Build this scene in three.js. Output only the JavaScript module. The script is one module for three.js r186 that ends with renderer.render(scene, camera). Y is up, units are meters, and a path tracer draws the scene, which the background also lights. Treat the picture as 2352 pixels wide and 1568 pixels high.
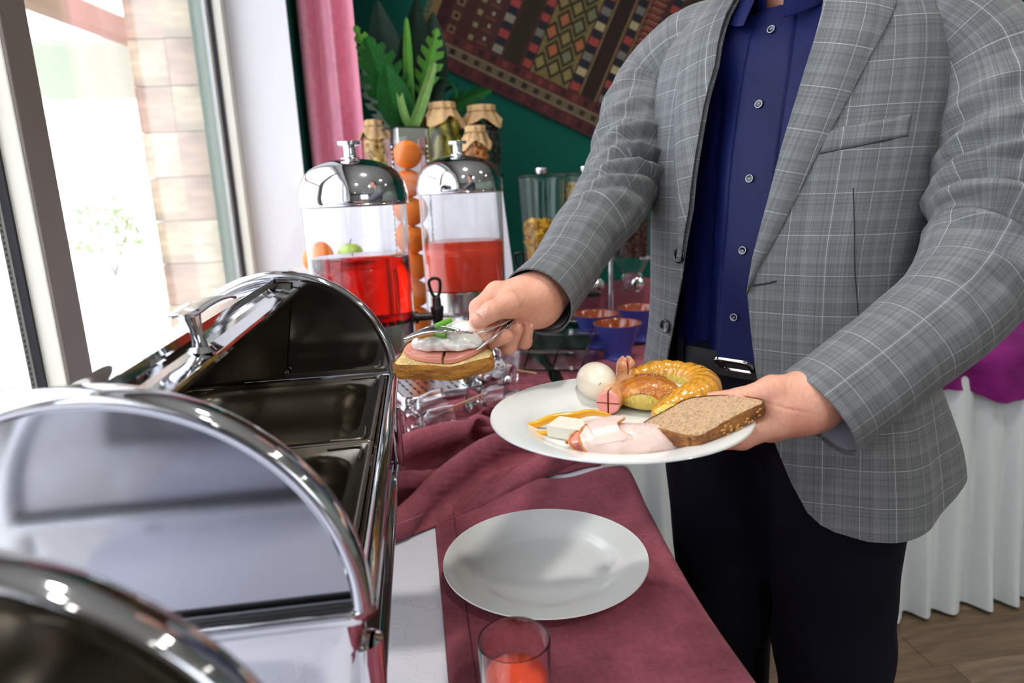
import * as THREE from 'three';
import { mergeGeometries } from 'three/addons/utils/BufferGeometryUtils.js';
import { RoundedBoxGeometry } from 'three/addons/geometries/RoundedBoxGeometry.js';
import { ImprovedNoise } from 'three/addons/math/ImprovedNoise.js';
import { RectAreaLightUniformsLib } from 'three/addons/lights/RectAreaLightUniformsLib.js';

const scene = new THREE.Scene();
const V = (x, y, z) => new THREE.Vector3(x, y, z);
const rad = (d) => d * Math.PI / 180;

// ---------- camera: 24 mm lens, 1.25 m above the floor, tipped down and slightly rolled ----------
const camera = new THREE.PerspectiveCamera(53.13, 2352 / 1568, 0.05, 60);
camera.position.set(0, 1.25, 0);
camera.rotation.set(rad(-12.7), rad(-7.3), rad(-2.5), 'YXZ');
camera.focus = 0.86;
camera.userData.fStop = 4.5;

// ---------- sky: bright white overcast; daylight enters through the window openings ----------
scene.background = new THREE.Color(0.92, 0.98, 1.09);
scene.backgroundIntensity = 4.2;

const renderer = new THREE.WebGLRenderer({ antialias: true });
renderer.toneMapping = THREE.LinearToneMapping;
renderer.toneMappingExposure = 1.0;
renderer.shadowMap.enabled = true;
RectAreaLightUniformsLib.init();

// ---------- ceiling downlights (glowing disc + spot of the same size) ----------
const LAMP_W = 6;          // candela of each downlight
function downlight(x, z, label) {
  const t = thing('ceiling_downlight', label, 'ceiling light', [x, 2.98, z], 0, 'round downlights in the ceiling');
  part(t, 'trim_ring', new THREE.TorusGeometry(0.075, 0.012, 10, 40).rotateX(Math.PI / 2), std(0xe8e8e4, 0.4));
  const glow = new THREE.MeshStandardMaterial({ color: 0xffffff, emissive: 0xf8f6ee, emissiveIntensity: 14 });
  part(t, 'lamp_face', new THREE.CylinderGeometry(0.07, 0.07, 0.012, 32), glow);
  const s = new THREE.SpotLight(0xf8f6ee, LAMP_W, 0, rad(72), 0.6, 2);
  s.position.set(0, -0.03, 0); s.target.position.set(0, -2, 0); s.castShadow = true; s.shadow.radius = 3.5;
  s.name = 'downlight_beam';
  t.add(s); t.add(s.target);
}

// ---------- helpers ----------
function rngOf(seed) { let a = seed >>> 0; return () => { a = (a + 0x6d2b79f5) | 0; let t = Math.imul(a ^ (a >>> 15), 1 | a); t = (t + Math.imul(t ^ (t >>> 7), 61 | t)) ^ t; return ((t ^ (t >>> 14)) >>> 0) / 4294967296; }; }
const perlin = new ImprovedNoise();
const noise = (x, y = 0, z = 0) => perlin.noise(x + 31.7, y + 17.3, z + 5.1);
const fbm = (x, y, z, o = 4) => { let s = 0, a = 0.5; for (let i = 0; i < o; i++) { s += a * noise(x, y, z); x *= 2.03; y *= 2.03; z *= 2.03; a *= 0.5; } return s; };
const clamp = THREE.MathUtils.clamp, lerp = THREE.MathUtils.lerp, smooth = THREE.MathUtils.smoothstep;
const used = {};
const numbered = (n) => { used[n] = (used[n] ?? -1) + 1; return used[n] ? n + '_' + String(used[n]).padStart(3, '0') : n; };
function tag(o, label, category, group, kind) {
  if (label) o.userData.label = label;
  if (category) o.userData.category = category;
  if (group) o.userData.group = group;
  if (kind) o.userData.kind = kind;
  return o;
}
function thing(name, label, category, [x, y, z] = [0, 0, 0], turn = 0, group) {
  const o = new THREE.Group(); o.name = numbered(name); o.position.set(x, y, z); o.rotation.y = turn;
  scene.add(o); return tag(o, label, category, group);
}
function part(parent, name, geo, mat, label) {
  const m = new THREE.Mesh(Array.isArray(geo) ? merge(geo) : geo, mat); m.name = name; m.castShadow = m.receiveShadow = true;
  parent.add(m); if (label) m.userData.label = label; return m;
}
function whole(name, geo, mat, label, category, group, kind) {          // a thing that is one mesh
  const m = new THREE.Mesh(Array.isArray(geo) ? merge(geo) : geo, mat); m.name = numbered(name); m.castShadow = m.receiveShadow = true;
  scene.add(m); return tag(m, label, category, group, kind);
}
function structure(name, geo, mat) { return whole(name, geo, mat, null, null, null, 'structure'); }
function copyOf(o, label, pos, rot) {                                   // another individual of the same kind
  const c = o.clone(); c.name = numbered(o.name.replace(/_\d{3}$/, '')); scene.add(c);
  if (label) { c.userData = { ...o.userData, label }; }
  if (pos) c.position.set(...pos);
  if (rot) c.rotation.set(...rot);
  return c;
}
function merge(list) {
  const gs = list.map((g) => { let q = g.index ? g.toNonIndexed() : g; for (const k of Object.keys(q.attributes)) if (!['position', 'normal', 'uv'].includes(k)) q.deleteAttribute(k);
    if (!q.attributes.uv) q.setAttribute('uv', new THREE.BufferAttribute(new Float32Array(q.attributes.position.count * 2), 2)); return q; });
  return mergeGeometries(gs);
}
const box = (w, h, d, x = 0, y = 0, z = 0) => new THREE.BoxGeometry(w, h, d).translate(x, y, z);
const rbox = (w, h, d, r = 0.003, x = 0, y = 0, z = 0, s = 2) => new RoundedBoxGeometry(w, h, d, s, r).translate(x, y, z);
const cyl = (r0, r1, h, seg = 32, x = 0, y = 0, z = 0) => new THREE.CylinderGeometry(r1, r0, h, seg).translate(x, y, z);
const lathe = (pts, seg = 64) => new THREE.LatheGeometry(pts.map(([r, y]) => new THREE.Vector2(r, y)), seg);
function smoothProfile(pts, n = 60) { const c = new THREE.SplineCurve(pts.map(([r, y]) => new THREE.Vector2(r, y))); return c.getPoints(n).map((p) => [Math.max(p.x, 0), p.y]); }
// parametric sheet: fn(u, v) -> [x, y, z, s, t]; s, t are uv in metres
function sheet(fn, nu, nv, thick = 0) {
  const P = [], U = [], idx = [], W = nu + 1;
  for (let j = 0; j <= nv; j++) for (let i = 0; i <= nu; i++) { const r = fn(i / nu, j / nv); P.push(r[0], r[1], r[2]); U.push(r[3] ?? i / nu, r[4] ?? j / nv); }
  for (let j = 0; j < nv; j++) for (let i = 0; i < nu; i++) { const a = j * W + i, b = a + 1, c = a + W, d = c + 1; idx.push(a, b, d, a, d, c); }
  let g = new THREE.BufferGeometry();
  g.setAttribute('position', new THREE.Float32BufferAttribute(P, 3)); g.setAttribute('uv', new THREE.Float32BufferAttribute(U, 2)); g.setIndex(idx); g.computeVertexNormals();
  // weld normals along a closed seam
  const n = g.attributes.normal, p = g.attributes.position, va = V(), vb = V();
  let closed = true; for (let j = 0; j <= nv && closed; j++) closed = va.fromBufferAttribute(p, j * W).distanceTo(vb.fromBufferAttribute(p, j * W + nu)) < 1e-5;
  if (closed) for (let j = 0; j <= nv; j++) { va.fromBufferAttribute(n, j * W).add(vb.fromBufferAttribute(n, j * W + nu)).normalize(); n.setXYZ(j * W, va.x, va.y, va.z); n.setXYZ(j * W + nu, va.x, va.y, va.z); }
  if (!thick) return g;
  const b = g.clone(), bp = b.attributes.position, bn = b.attributes.normal;
  for (let i = 0; i < bp.count; i++) { bp.setXYZ(i, bp.getX(i) - n.getX(i) * thick, bp.getY(i) - n.getY(i) * thick, bp.getZ(i) - n.getZ(i) * thick); bn.setXYZ(i, -n.getX(i), -n.getY(i), -n.getZ(i)); }
  const bi = []; for (let k = 0; k < idx.length; k += 3) bi.push(idx[k], idx[k + 2], idx[k + 1]); b.setIndex(bi);
  const ring = []; for (let i = 0; i < nu; i++) ring.push(i); for (let j = 0; j < nv; j++) ring.push(j * W + nu); for (let i = nu; i > 0; i--) ring.push(nv * W + i); for (let j = nv; j > 0; j--) ring.push(j * W);
  const RP = [], RU = [], RI = [];
  ring.forEach((k, q) => { RP.push(p.getX(k), p.getY(k), p.getZ(k), bp.getX(k), bp.getY(k), bp.getZ(k)); RU.push(U[2 * k], U[2 * k + 1], U[2 * k], U[2 * k + 1]); const a = q * 2, c = ((q + 1) % ring.length) * 2; RI.push(a, a + 1, c + 1, a, c + 1, c); });
  const rg = new THREE.BufferGeometry(); rg.setAttribute('position', new THREE.Float32BufferAttribute(RP, 3)); rg.setAttribute('uv', new THREE.Float32BufferAttribute(RU, 2)); rg.setIndex(RI); rg.computeVertexNormals();
  return merge([g, b, rg]);
}
// swept tube: pts Vector3[], radius number | fn(t, angle) -> r ; uv metres
function tube(pts, radius, seg = 24, sides = 12, cap = true, flat = 1, upHint) {
  const c = pts.length > 2 ? new THREE.CatmullRomCurve3(pts, false, 'centripetal') : new THREE.LineCurve3(pts[0], pts[1]);
  const L = c.getLength(), N = [], B = [], T = [], P = [];
  for (let i = 0; i <= seg; i++) { P.push(c.getPointAt(i / seg)); T.push(c.getTangentAt(i / seg)); }
  let n = upHint ? upHint.clone() : Math.abs(T[0].y) < 0.9 ? V(0, 1, 0) : V(1, 0, 0);
  for (let i = 0; i <= seg; i++) { n = n.clone().addScaledVector(T[i], -n.dot(T[i])).normalize(); N.push(n); B.push(V().crossVectors(T[i], n)); }
  const rf = typeof radius === 'function' ? radius : () => radius;
  const pos = (i, a) => { const r = rf(i / seg, a); return P[i].clone().addScaledVector(N[i], Math.cos(a) * r * flat).addScaledVector(B[i], Math.sin(a) * r); };
  const g = sheet((u, v) => { const i = Math.round(v * seg), a = u * 2 * Math.PI, q = pos(i, a); return [q.x, q.y, q.z, u * 2 * Math.PI * rf(v, 0), v * L]; }, sides, seg);
  if (!cap) return g;
  const fan = (i, flip) => { const pp = [], ii = []; const r0 = rf(i / seg, 0); pp.push(...P[i].clone().addScaledVector(T[i], (flip ? -1 : 1) * Math.min(r0 * 0.35, 0.006)).toArray()); for (let k = 0; k < sides; k++) pp.push(...pos(i, k / sides * 2 * Math.PI).toArray()); for (let k = 0; k < sides; k++) { const a = 1 + k, b = 1 + (k + 1) % sides; flip ? ii.push(0, b, a) : ii.push(0, a, b); } const q = new THREE.BufferGeometry(); q.setAttribute('position', new THREE.Float32BufferAttribute(pp, 3)); q.setIndex(ii); q.computeVertexNormals(); return q; };
  return merge([g, fan(0, true), fan(seg, false)]);
}
function extrude(pts, depth, bevel = 0, seg = 2, curve = 1) {
  const s = new THREE.Shape(pts.map(([x, y]) => new THREE.Vector2(x, y)));
  return new THREE.ExtrudeGeometry(s, { depth, bevelEnabled: bevel > 0, bevelThickness: bevel, bevelSize: bevel, bevelOffset: -bevel, bevelSegments: seg, curveSegments: curve });
}
// naive surface nets of a distance function on a box grid; uv from the optional mapper
function nets(sdf, lo, hi, cell, uvOf) {
  const n = [0, 1, 2].map((k) => Math.ceil((hi[k] - lo[k]) / cell) + 1), [nx, ny, nz] = n, F = new Float32Array(nx * ny * nz);
  for (let z = 0, q = 0; z < nz; z++) for (let y = 0; y < ny; y++) for (let x = 0; x < nx; x++, q++) F[q] = sdf(lo[0] + x * cell, lo[1] + y * cell, lo[2] + z * cell);
  const id = new Int32Array(nx * ny * nz).fill(-1), P = [], I = [], at = (x, y, z) => x + nx * (y + ny * z);
  const E = [[0, 1], [2, 3], [4, 5], [6, 7], [0, 2], [1, 3], [4, 6], [5, 7], [0, 4], [1, 5], [2, 6], [3, 7]];
  for (let z = 0; z < nz - 1; z++) for (let y = 0; y < ny - 1; y++) for (let x = 0; x < nx - 1; x++) {
    const f = []; let m = 0; for (let c = 0; c < 8; c++) { const v = F[at(x + (c & 1), y + ((c >> 1) & 1), z + (c >> 2))]; f.push(v); if (v < 0) m |= 1 << c; }
    if (m === 0 || m === 255) continue;
    let sx = 0, sy = 0, sz = 0, k = 0;
    for (const [a, b] of E) if ((f[a] < 0) !== (f[b] < 0)) { const t = f[a] / (f[a] - f[b]); sx += lerp(a & 1, b & 1, t); sy += lerp((a >> 1) & 1, (b >> 1) & 1, t); sz += lerp(a >> 2, b >> 2, t); k++; }
    id[at(x, y, z)] = P.length / 3; P.push(lo[0] + (x + sx / k) * cell, lo[1] + (y + sy / k) * cell, lo[2] + (z + sz / k) * cell);
  }
  for (let z = 1; z < nz - 1; z++) for (let y = 1; y < ny - 1; y++) for (let x = 1; x < nx - 1; x++) {
    const a = F[at(x, y, z)] < 0;
    const quad = (p, q, r, s, flip) => { const [A, B, C, D] = [p, q, r, s].map((w) => id[w]); if (A < 0 || B < 0 || C < 0 || D < 0) return; flip ? I.push(A, C, B, A, D, C) : I.push(A, B, C, A, C, D); };
    if (a !== F[at(x + 1, y, z)] < 0) quad(at(x, y - 1, z - 1), at(x, y, z - 1), at(x, y, z), at(x, y - 1, z), !a);
    if (a !== F[at(x, y + 1, z)] < 0) quad(at(x - 1, y, z - 1), at(x - 1, y, z), at(x, y, z), at(x, y, z - 1), !a);
    if (a !== F[at(x, y, z + 1)] < 0) quad(at(x - 1, y - 1, z), at(x, y - 1, z), at(x, y, z), at(x - 1, y, z), !a);
  }
  const g = new THREE.BufferGeometry(); g.setAttribute('position', new THREE.Float32BufferAttribute(P, 3)); g.setIndex(I);
  const N = [], U = [], e = cell * 0.5;
  for (let i = 0; i < P.length; i += 3) { const [x, y, z] = [P[i], P[i + 1], P[i + 2]]; const gx = sdf(x + e, y, z) - sdf(x - e, y, z), gy = sdf(x, y + e, z) - sdf(x, y - e, z), gz = sdf(x, y, z + e) - sdf(x, y, z - e), l = Math.hypot(gx, gy, gz) || 1; N.push(gx / l, gy / l, gz / l); const w = uvOf ? uvOf(x, y, z) : [x + z, y]; U.push(w[0], w[1]); }
  g.setAttribute('normal', new THREE.Float32BufferAttribute(N, 3)); g.setAttribute('uv', new THREE.Float32BufferAttribute(U, 2));
  return g;
}
const smin = (a, b, k) => { const h = Math.max(k - Math.abs(a - b), 0) / k; return Math.min(a, b) - h * h * k * 0.25; };
function cone(a, b, ra, rb) {       // tapered capsule between two joints [x,y,z]
  const bx = b[0] - a[0], by = b[1] - a[1], bz = b[2] - a[2], l2 = bx * bx + by * by + bz * bz || 1e-9;
  return (x, y, z) => { const px = x - a[0], py = y - a[1], pz = z - a[2], h = clamp((px * bx + py * by + pz * bz) / l2, 0, 1); return Math.hypot(px - bx * h, py - by * h, pz - bz * h) - (ra + (rb - ra) * h); };
}
// materials and computed textures
function std(color, roughness = 0.6, o = {}) { return new THREE.MeshStandardMaterial({ color, roughness, side: THREE.DoubleSide, ...o }); }
function phys(color, roughness = 0.5, o = {}) { return new THREE.MeshPhysicalMaterial({ color, roughness, side: THREE.DoubleSide, ...o }); }
function canvasTex(w, h, draw, sizeX, sizeY, srgb = true) {
  const c = document.createElement('canvas'); c.width = w; c.height = h; const x = c.getContext('2d'); draw(x, w, h);
  const t = new THREE.CanvasTexture(c); t.wrapS = t.wrapT = THREE.RepeatWrapping; if (srgb) t.colorSpace = THREE.SRGBColorSpace; t.repeat.set(1 / sizeX, 1 / sizeY); return t;
}
function pixelTex(w, h, fn, sizeX, sizeY, srgb = true) {                 // fn(i, j) -> [r, g, b] 0..255
  const d = new Uint8Array(w * h * 4); for (let j = 0, k = 0; j < h; j++) for (let i = 0; i < w; i++, k += 4) { const c = fn(i, j); d[k] = c[0]; d[k + 1] = c[1]; d[k + 2] = c[2]; d[k + 3] = 255; }
  const t = new THREE.DataTexture(d, w, h); t.wrapS = t.wrapT = THREE.RepeatWrapping; t.magFilter = THREE.LinearFilter; if (srgb) t.colorSpace = THREE.SRGBColorSpace; t.repeat.set(1 / sizeX, 1 / sizeY); t.needsUpdate = true; return t;
}
// periodic value noise for tiling textures
function tileNoise(seed) {
  const r = rngOf(seed), T = new Float32Array(4096).map(() => r());
  const g = (x, y, n) => T[((((x % n) + n) % n) * 131 + (((y % n) + n) % n) * 17 + n * 7) & 4095];
  return (u, v, n) => { const x = u * n, y = v * n, i = Math.floor(x), j = Math.floor(y), fx = x - i, fy = y - j, sx = fx * fx * (3 - 2 * fx), sy = fy * fy * (3 - 2 * fy); return lerp(lerp(g(i, j, n), g(i + 1, j, n), sx), lerp(g(i, j + 1, n), g(i + 1, j + 1, n), sx), sy); };
}
const tn = tileNoise(11);
const bump = (w, h, fn, sx, sy) => pixelTex(w, h, (i, j) => { const q = clamp(fn(i / w, j / h), 0, 1) * 255; return [q, q, q]; }, sx, sy, false);
const weaveBump = bump(256, 256, (u, v) => 0.5 + 0.25 * Math.sin(u * 2 * Math.PI * 48) * Math.sin(v * 2 * Math.PI * 48) + 0.3 * (tn(u, v, 64) - 0.5), 0.04, 0.04);
const CHROME = std(0xdcdde0, 0.07, { metalness: 1 });
const STEEL = std(0xb9b7b2, 0.2, { metalness: 1 });
const BLACK = std(0x0b0b0c, 0.35);
const WHITE_CHINA = phys(0xe3e5e1, 0.12, { clearcoat: 0.5, clearcoatRoughness: 0.05 });
const CLEAR = phys(0xffffff, 0.03, { transmission: 1, ior: 1.45, thickness: 0.002 });
const PANE = phys(0xffffff, 0.0, { transmission: 1, thickness: 0, ior: 1.45 });
// ====================== the room ======================
const GREEN = phys(0x0a5648, 0.8, { specularIntensity: 0.35, bumpMap: bump(128, 128, (u, v) => tn(u, v, 32) * 0.6 + tn(u, v, 64) * 0.4, 0.12, 0.12), bumpScale: 0.0006 });
const WHITE_WALL = std(0xe9e7ea, 0.7);
const XW = -0.385, ZB = -2.9, XR = 4.6, ZF = 4.4, H = 2.98;
// floor: laminate planks, each its own piece
{
  const floor = new THREE.Group(); floor.name = 'floor'; floor.userData.kind = 'structure'; scene.add(floor);
  part(floor, 'subfloor', box(XR - XW + 0.3, 0.1, ZF - ZB, (XR + XW) / 2 - 0.15, -0.062, (ZF + ZB) / 2), std(0x4a4036, 0.9));
  const grain = (seed) => { const t = tileNoise(seed); return pixelTex(1024, 128, (i, j) => {
    const u = i / 1024, v = j / 128, warp = (t(u, v, 5) - 0.5) * 0.5;
    const rings = Math.sin((v * 4 + warp * 3 + t(u, v, 3) * 1.5) * 2 * Math.PI), fine = t(u * 0.25, v, 128) * 0.6 + t(u * 0.25 + 0.3, v, 64) * 0.4;
    const k = 0.66 + 0.05 * rings + 0.26 * (fine - 0.5) + 0.10 * (t(u, v, 9) - 0.5);
    return [152 * k, 126 * k, 100 * k];
  }, 1.2, 0.19); };
  const mats = [31, 57, 83].flatMap((s) => { const g = grain(s); return [0xffffff, 0xe6ded6].map((c) => std(c, 0.42, { map: g })); });
  const r = rngOf(5), geo = {}, w = 0.19, len = 1.2;
  for (let k = 0, z = ZB + w / 2; z < ZF; z += w, k++) for (let x = XW - (r() * len); x < XR; x += len) {
    const x0 = Math.max(x, XW + 0.002), x1 = Math.min(x + len - 0.0015, XR - 0.002), L = x1 - x0; if (L < 0.05) continue;
    const key = L.toFixed(3); geo[key] ??= (() => { const g = rbox(L, 0.012, w - 0.0012, 0.0012, 0, 0, 0, 1), p = g.attributes.position, uv = g.attributes.uv; for (let i = 0; i < p.count; i++) uv.setXY(i, p.getX(i), p.getZ(i)); return g; })();
    const m = part(floor, 'plank', geo[key], mats[Math.floor(r() * 6)]); m.position.set((x0 + x1) / 2, -0.006, z);
  }
}
structure('ceiling', box(XR - XW + 0.5, 0.15, ZF - ZB + 0.4, (XR + XW) / 2, H + 0.075, (ZF + ZB) / 2), std(0xc9c8c4, 0.85));
structure('wall_back', box(XR - XW + 0.6, H, 0.2, (XR + XW) / 2 - 0.1, H / 2, ZB - 0.1), GREEN);
structure('wall_right', box(0.2, H, ZF - ZB, XR + 0.1, H / 2, (ZF + ZB) / 2), std(0x8f9a90, 0.8));
// front wall behind the photographer, with one wide window opening
{
  const x0 = 1.9, x1 = 3.9, y0 = 0.9, y1 = 2.5, z = ZF + 0.1, m = std(0x8d8a84, 0.8);
  structure('wall_front', [box(x0 - XW + 0.3, H, 0.2, (x0 + XW - 0.3) / 2, H / 2, z), box(XR - x1 + 0.2, H, 0.2, (XR + 0.2 + x1) / 2, H / 2, z), box(x1 - x0, y0, 0.2, (x0 + x1) / 2, y0 / 2, z), box(x1 - x0, H - y1, 0.2, (x0 + x1) / 2, (H + y1) / 2, z)], m);
  const w = new THREE.Group(); w.name = 'window_2'; w.userData.kind = 'structure'; scene.add(w);
  for (let k = 0; k <= 3; k++) part(w, 'window_frame', rbox(0.07, y1 - y0, 0.07, 0.004, x0 + 0.035 + (x1 - x0 - 0.07) * k / 3, (y0 + y1) / 2, z), std(0xe6e3da, 0.4));
  for (const y of [y0 + 0.035, y1 - 0.035]) part(w, 'window_frame', rbox(x1 - x0, 0.07, 0.07, 0.004, (x0 + x1) / 2, y, z), std(0xe6e3da, 0.4));
  for (let k = 0; k < 3; k++) part(w, 'pane', box((x1 - x0 - 0.28) / 3, y1 - y0 - 0.14, 0.006, x0 + 0.035 + (x1 - x0 - 0.07) * (k + 0.5) / 3, (y0 + y1) / 2, z), PANE);
}
// window wall on the left: thick wall with one tall opening, white plastered reveals
const OP0 = -2.55, OP1 = 2.6, OPY = 2.62, XO = -0.70;
structure('wall_left', [box(0.31, H, OP0 - ZB, XW - 0.155 - 0.002, H / 2, (OP0 + ZB) / 2 - 0.002), box(0.31, H, ZF - OP1, XW - 0.157, H / 2, (OP1 + ZF) / 2), box(0.31, H - OPY, OP1 - OP0, XW - 0.157, (H + OPY) / 2, (OP0 + OP1) / 2)], GREEN);
structure('window_reveal', [box(0.196, OPY, 0.006, XW - 0.098, OPY / 2, OP0 + 0.001), box(0.196, OPY, 0.006, XW - 0.098, OPY / 2, OP1 - 0.001), box(0.196, 0.006, OP1 - OP0, XW - 0.098, OPY - 0.004, (OP0 + OP1) / 2)], WHITE_WALL);
{
  const w = new THREE.Group(); w.name = 'window_1'; w.userData.kind = 'structure'; scene.add(w);
  const pvc = std(0xe4dfd2, 0.45), cover = std(0x6d625c, 0.55), rubber = std(0x17161c, 0.7), spacer = std(0xc9c8c4, 0.4, { metalness: 0.6 }), hole = std(0x55545a, 0.6), XI = -0.58;
  const y0 = 0.05, y1 = OPY - 0.04, xg = -0.634;
  const posts = [-2.521, -1.192, 0.20, 1.60, 2.565];
  posts.forEach((z, k) => {
    const wide = k === 0 || k === 4 ? 0.05 : 0.078;
    part(w, 'window_frame', rbox(0.055, y1 - y0, wide, 0.003, XI - 0.0285, (y0 + y1) / 2, z), pvc);
    if (k > 0 && k < 4) part(w, 'frame_cover', rbox(0.006, y1 - y0, wide - 0.002, 0.002, XI + 0.002, (y0 + y1) / 2, z), cover);
    for (const s of [-1, 1]) if (!(k === 0 && s < 0) && !(k === 4 && s > 0)) {
      part(w, 'glass_gasket', box(0.012, y1 - y0 - 0.1, 0.006, xg + 0.018, (y0 + y1) / 2, z + s * (wide / 2 + 0.003)), rubber);
      part(w, 'glass_spacer', box(0.012, y1 - y0 - 0.1, 0.010, xg, (y0 + y1) / 2, z + s * (wide / 2 + 0.006)), spacer);
      if (k === 1 && s > 0) { const d = []; for (let y = 0.3; y < 2.4; y += 0.009) d.push(box(0.001, 0.004, 0.0035, xg + 0.0065, y, z + s * (wide / 2 + 0.0065))); part(w, 'spacer_holes', d, hole).userData.kind = 'stuff'; }
    }
  });
  for (const y of [y0, y1]) part(w, 'window_frame', rbox(0.055, 0.08, OP1 - OP0, 0.003, XI - 0.0285, y, (OP0 + OP1) / 2), pvc);
  for (let k = 0; k < 4; k++) for (const x of [xg - 0.006, xg + 0.006]) part(w, 'pane', box(0.004, y1 - y0, posts[k + 1] - posts[k] - 0.06, x, (y0 + y1) / 2, (posts[k] + posts[k + 1]) / 2), PANE);
  part(w, 'outer_sill', box(0.2, 0.05, OP1 - OP0, -0.78, 0.02, (OP0 + OP1) / 2), pvc);
}
for (const [x, z, l] of [[0.5, -0.9, 'ceiling downlight above the buffet table by the big window'], [0.5, 1.2, 'ceiling downlight behind the photographer, nearest the big window'], [2.2, -0.9, 'ceiling downlight above the skirted table on the right'], [2.2, 1.2, 'ceiling downlight in the middle of the room'], [3.9, -0.9, 'ceiling downlight by the right wall, towards the green wall'], [3.9, 1.2, 'ceiling downlight by the right wall, middle of three'], [0.5, 3.2, 'ceiling downlight by the front window, on the window wall side'], [2.2, 3.2, 'ceiling downlight in front of the front window'], [3.9, 3.2, 'ceiling downlight in the corner by the front window']]) downlight(x, z, l);

// ====================== outside ======================
structure('terrace_ground', box(24, 0.1, 30, -12.7, -0.06, -2), std(0xdcdad4, 0.9));
{
  const t = thing('stone_pillar', 'beige travertine pillar of stacked blocks outside the window', 'pillar', [-1.12, 0, -4.1]);
  const stone = (s, a) => { const q = tileNoise(s); return pixelTex(256, 256, (i, j) => { const u = i / 256, v = j / 256, k = 0.9 + 0.2 * (q(u * 0.25, v, 32) - 0.5) + 0.22 * (q(u, v, 5) - 0.5) - 0.2 * Math.max(0, q(u * 0.5, v, 24) - 0.72); return a.map((c) => c * k); }, 0.6, 0.6); };
  const ms = [stone(3, [222, 196, 158]), stone(4, [205, 168, 138]), stone(6, [232, 212, 178])].map((m) => std(0xffffff, 0.85, { map: m }));
  const r = rngOf(9), g = rbox(0.30, 0.226, 0.3, 0.006), g2 = rbox(0.18, 0.226, 0.3, 0.006);
  for (const q of [g, g2]) { const p = q.attributes.position, uv = q.attributes.uv; for (let i = 0; i < p.count; i++) uv.setXY(i, p.getX(i) + p.getZ(i), p.getY(i)); }
  for (let k = 0; k < 13; k++) { const a = part(t, 'stone_block', g, ms[Math.floor(r() * 3)]); a.position.set(0.05 + (r() - 0.5) * 0.008, 0.115 + k * 0.23, (r() - 0.5) * 0.01); const b = part(t, 'stone_block', g2, ms[Math.floor(r() * 3)]); b.position.set(-0.195 + (r() - 0.5) * 0.01, 0.115 + k * 0.23, -0.02); }
}
whole('roof_beam', rbox(0.12, 0.13, 9, 0.006, 0, 0, 0).rotateY(rad(-8)).translate(-1.75, 2.33, -5.2), std(0x9a7a62, 0.7), 'brown beam under the terrace roof outside the window', 'beam');
whole('terrace_roof', box(2.4, 0.06, 3, -2.9, 2.5, -7.6), std(0xb9c0aa, 0.8), 'pale terrace roof panel resting above the brown beam', 'roof');
{
  const t = thing('wicker_chair', 'white wicker chair on the terrace outside the left pane', 'chair', [-1.62, 0, -2.55], rad(30));
  const wm = std(0xd9d8d4, 0.6), strips = [];
  const backAt = (u, v) => { const a = (u - 0.5) * 2.0; return V(Math.sin(a) * 0.33, 0.4 + v * 0.42, -Math.cos(a) * 0.26 - v * 0.05); };
  for (let k = 0; k < 22; k++) strips.push(tube([0, .2, .4, .6, .8, 1].map((u) => backAt(u, k / 22).add(V(0, 0, 0.004 * (k % 2 ? 1 : -1)))), 0.0105, 20, 6, true, 0.8));
  for (let k = 0; k < 21; k++) strips.push(tube([0, .5, 1].map((v) => backAt(k / 20, v)), 0.006, 8, 6));
  part(t, 'backrest', strips, wm);
  part(t, 'top_rail', tube([0, .2, .4, .6, .8, 1].map((u) => backAt(u, 1)), 0.022, 30, 10), wm);
  part(t, 'seat', rbox(0.58, 0.09, 0.52, 0.03, 0, 0.36, 0), wm);
  for (const [x, z] of [[-.26, .22], [.26, .22], [-.26, -.2], [.26, -.2]]) part(t, 'leg', cyl(0.02, 0.025, 0.34, 12, x, 0.17, z), wm);
}
{
  const t = thing('garden_shrub', 'pale green shrub far beyond the terrace', 'shrub', [-5.4, 0, -13]);
  const r = rngOf(21), leaf = sheet((u, v) => { const w = Math.sin(Math.PI * v) * 0.05; return [(u - 0.5) * w, 0.01 * Math.sin(u * 3.1), v * 0.14, u, v]; }, 2, 4);
  const list = []; for (let k = 0; k < 420; k++) { const a = r() * 6.28, h = r(), q = 0.75 * Math.sqrt(r()) * (1 - 0.5 * h); list.push(leaf.clone().rotateX(-r() * 1.2).rotateY(r() * 6.28).translate(Math.cos(a) * q, 0.35 + h * 1.0, Math.sin(a) * q)); }
  part(t, 'foliage', list, std(0x8fae5a, 0.7)).userData.kind = 'stuff';
  part(t, 'stem', [0, 1, 2, 3].map((k) => tube([V(0, 0, 0), V(Math.cos(k * 1.6) * 0.15, 0.4, Math.sin(k * 1.6) * 0.15), V(Math.cos(k * 1.6) * 0.4, 1.1, Math.sin(k * 1.6) * 0.4)], 0.015, 10, 6)), std(0x6b5238, 0.9));
}
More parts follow.
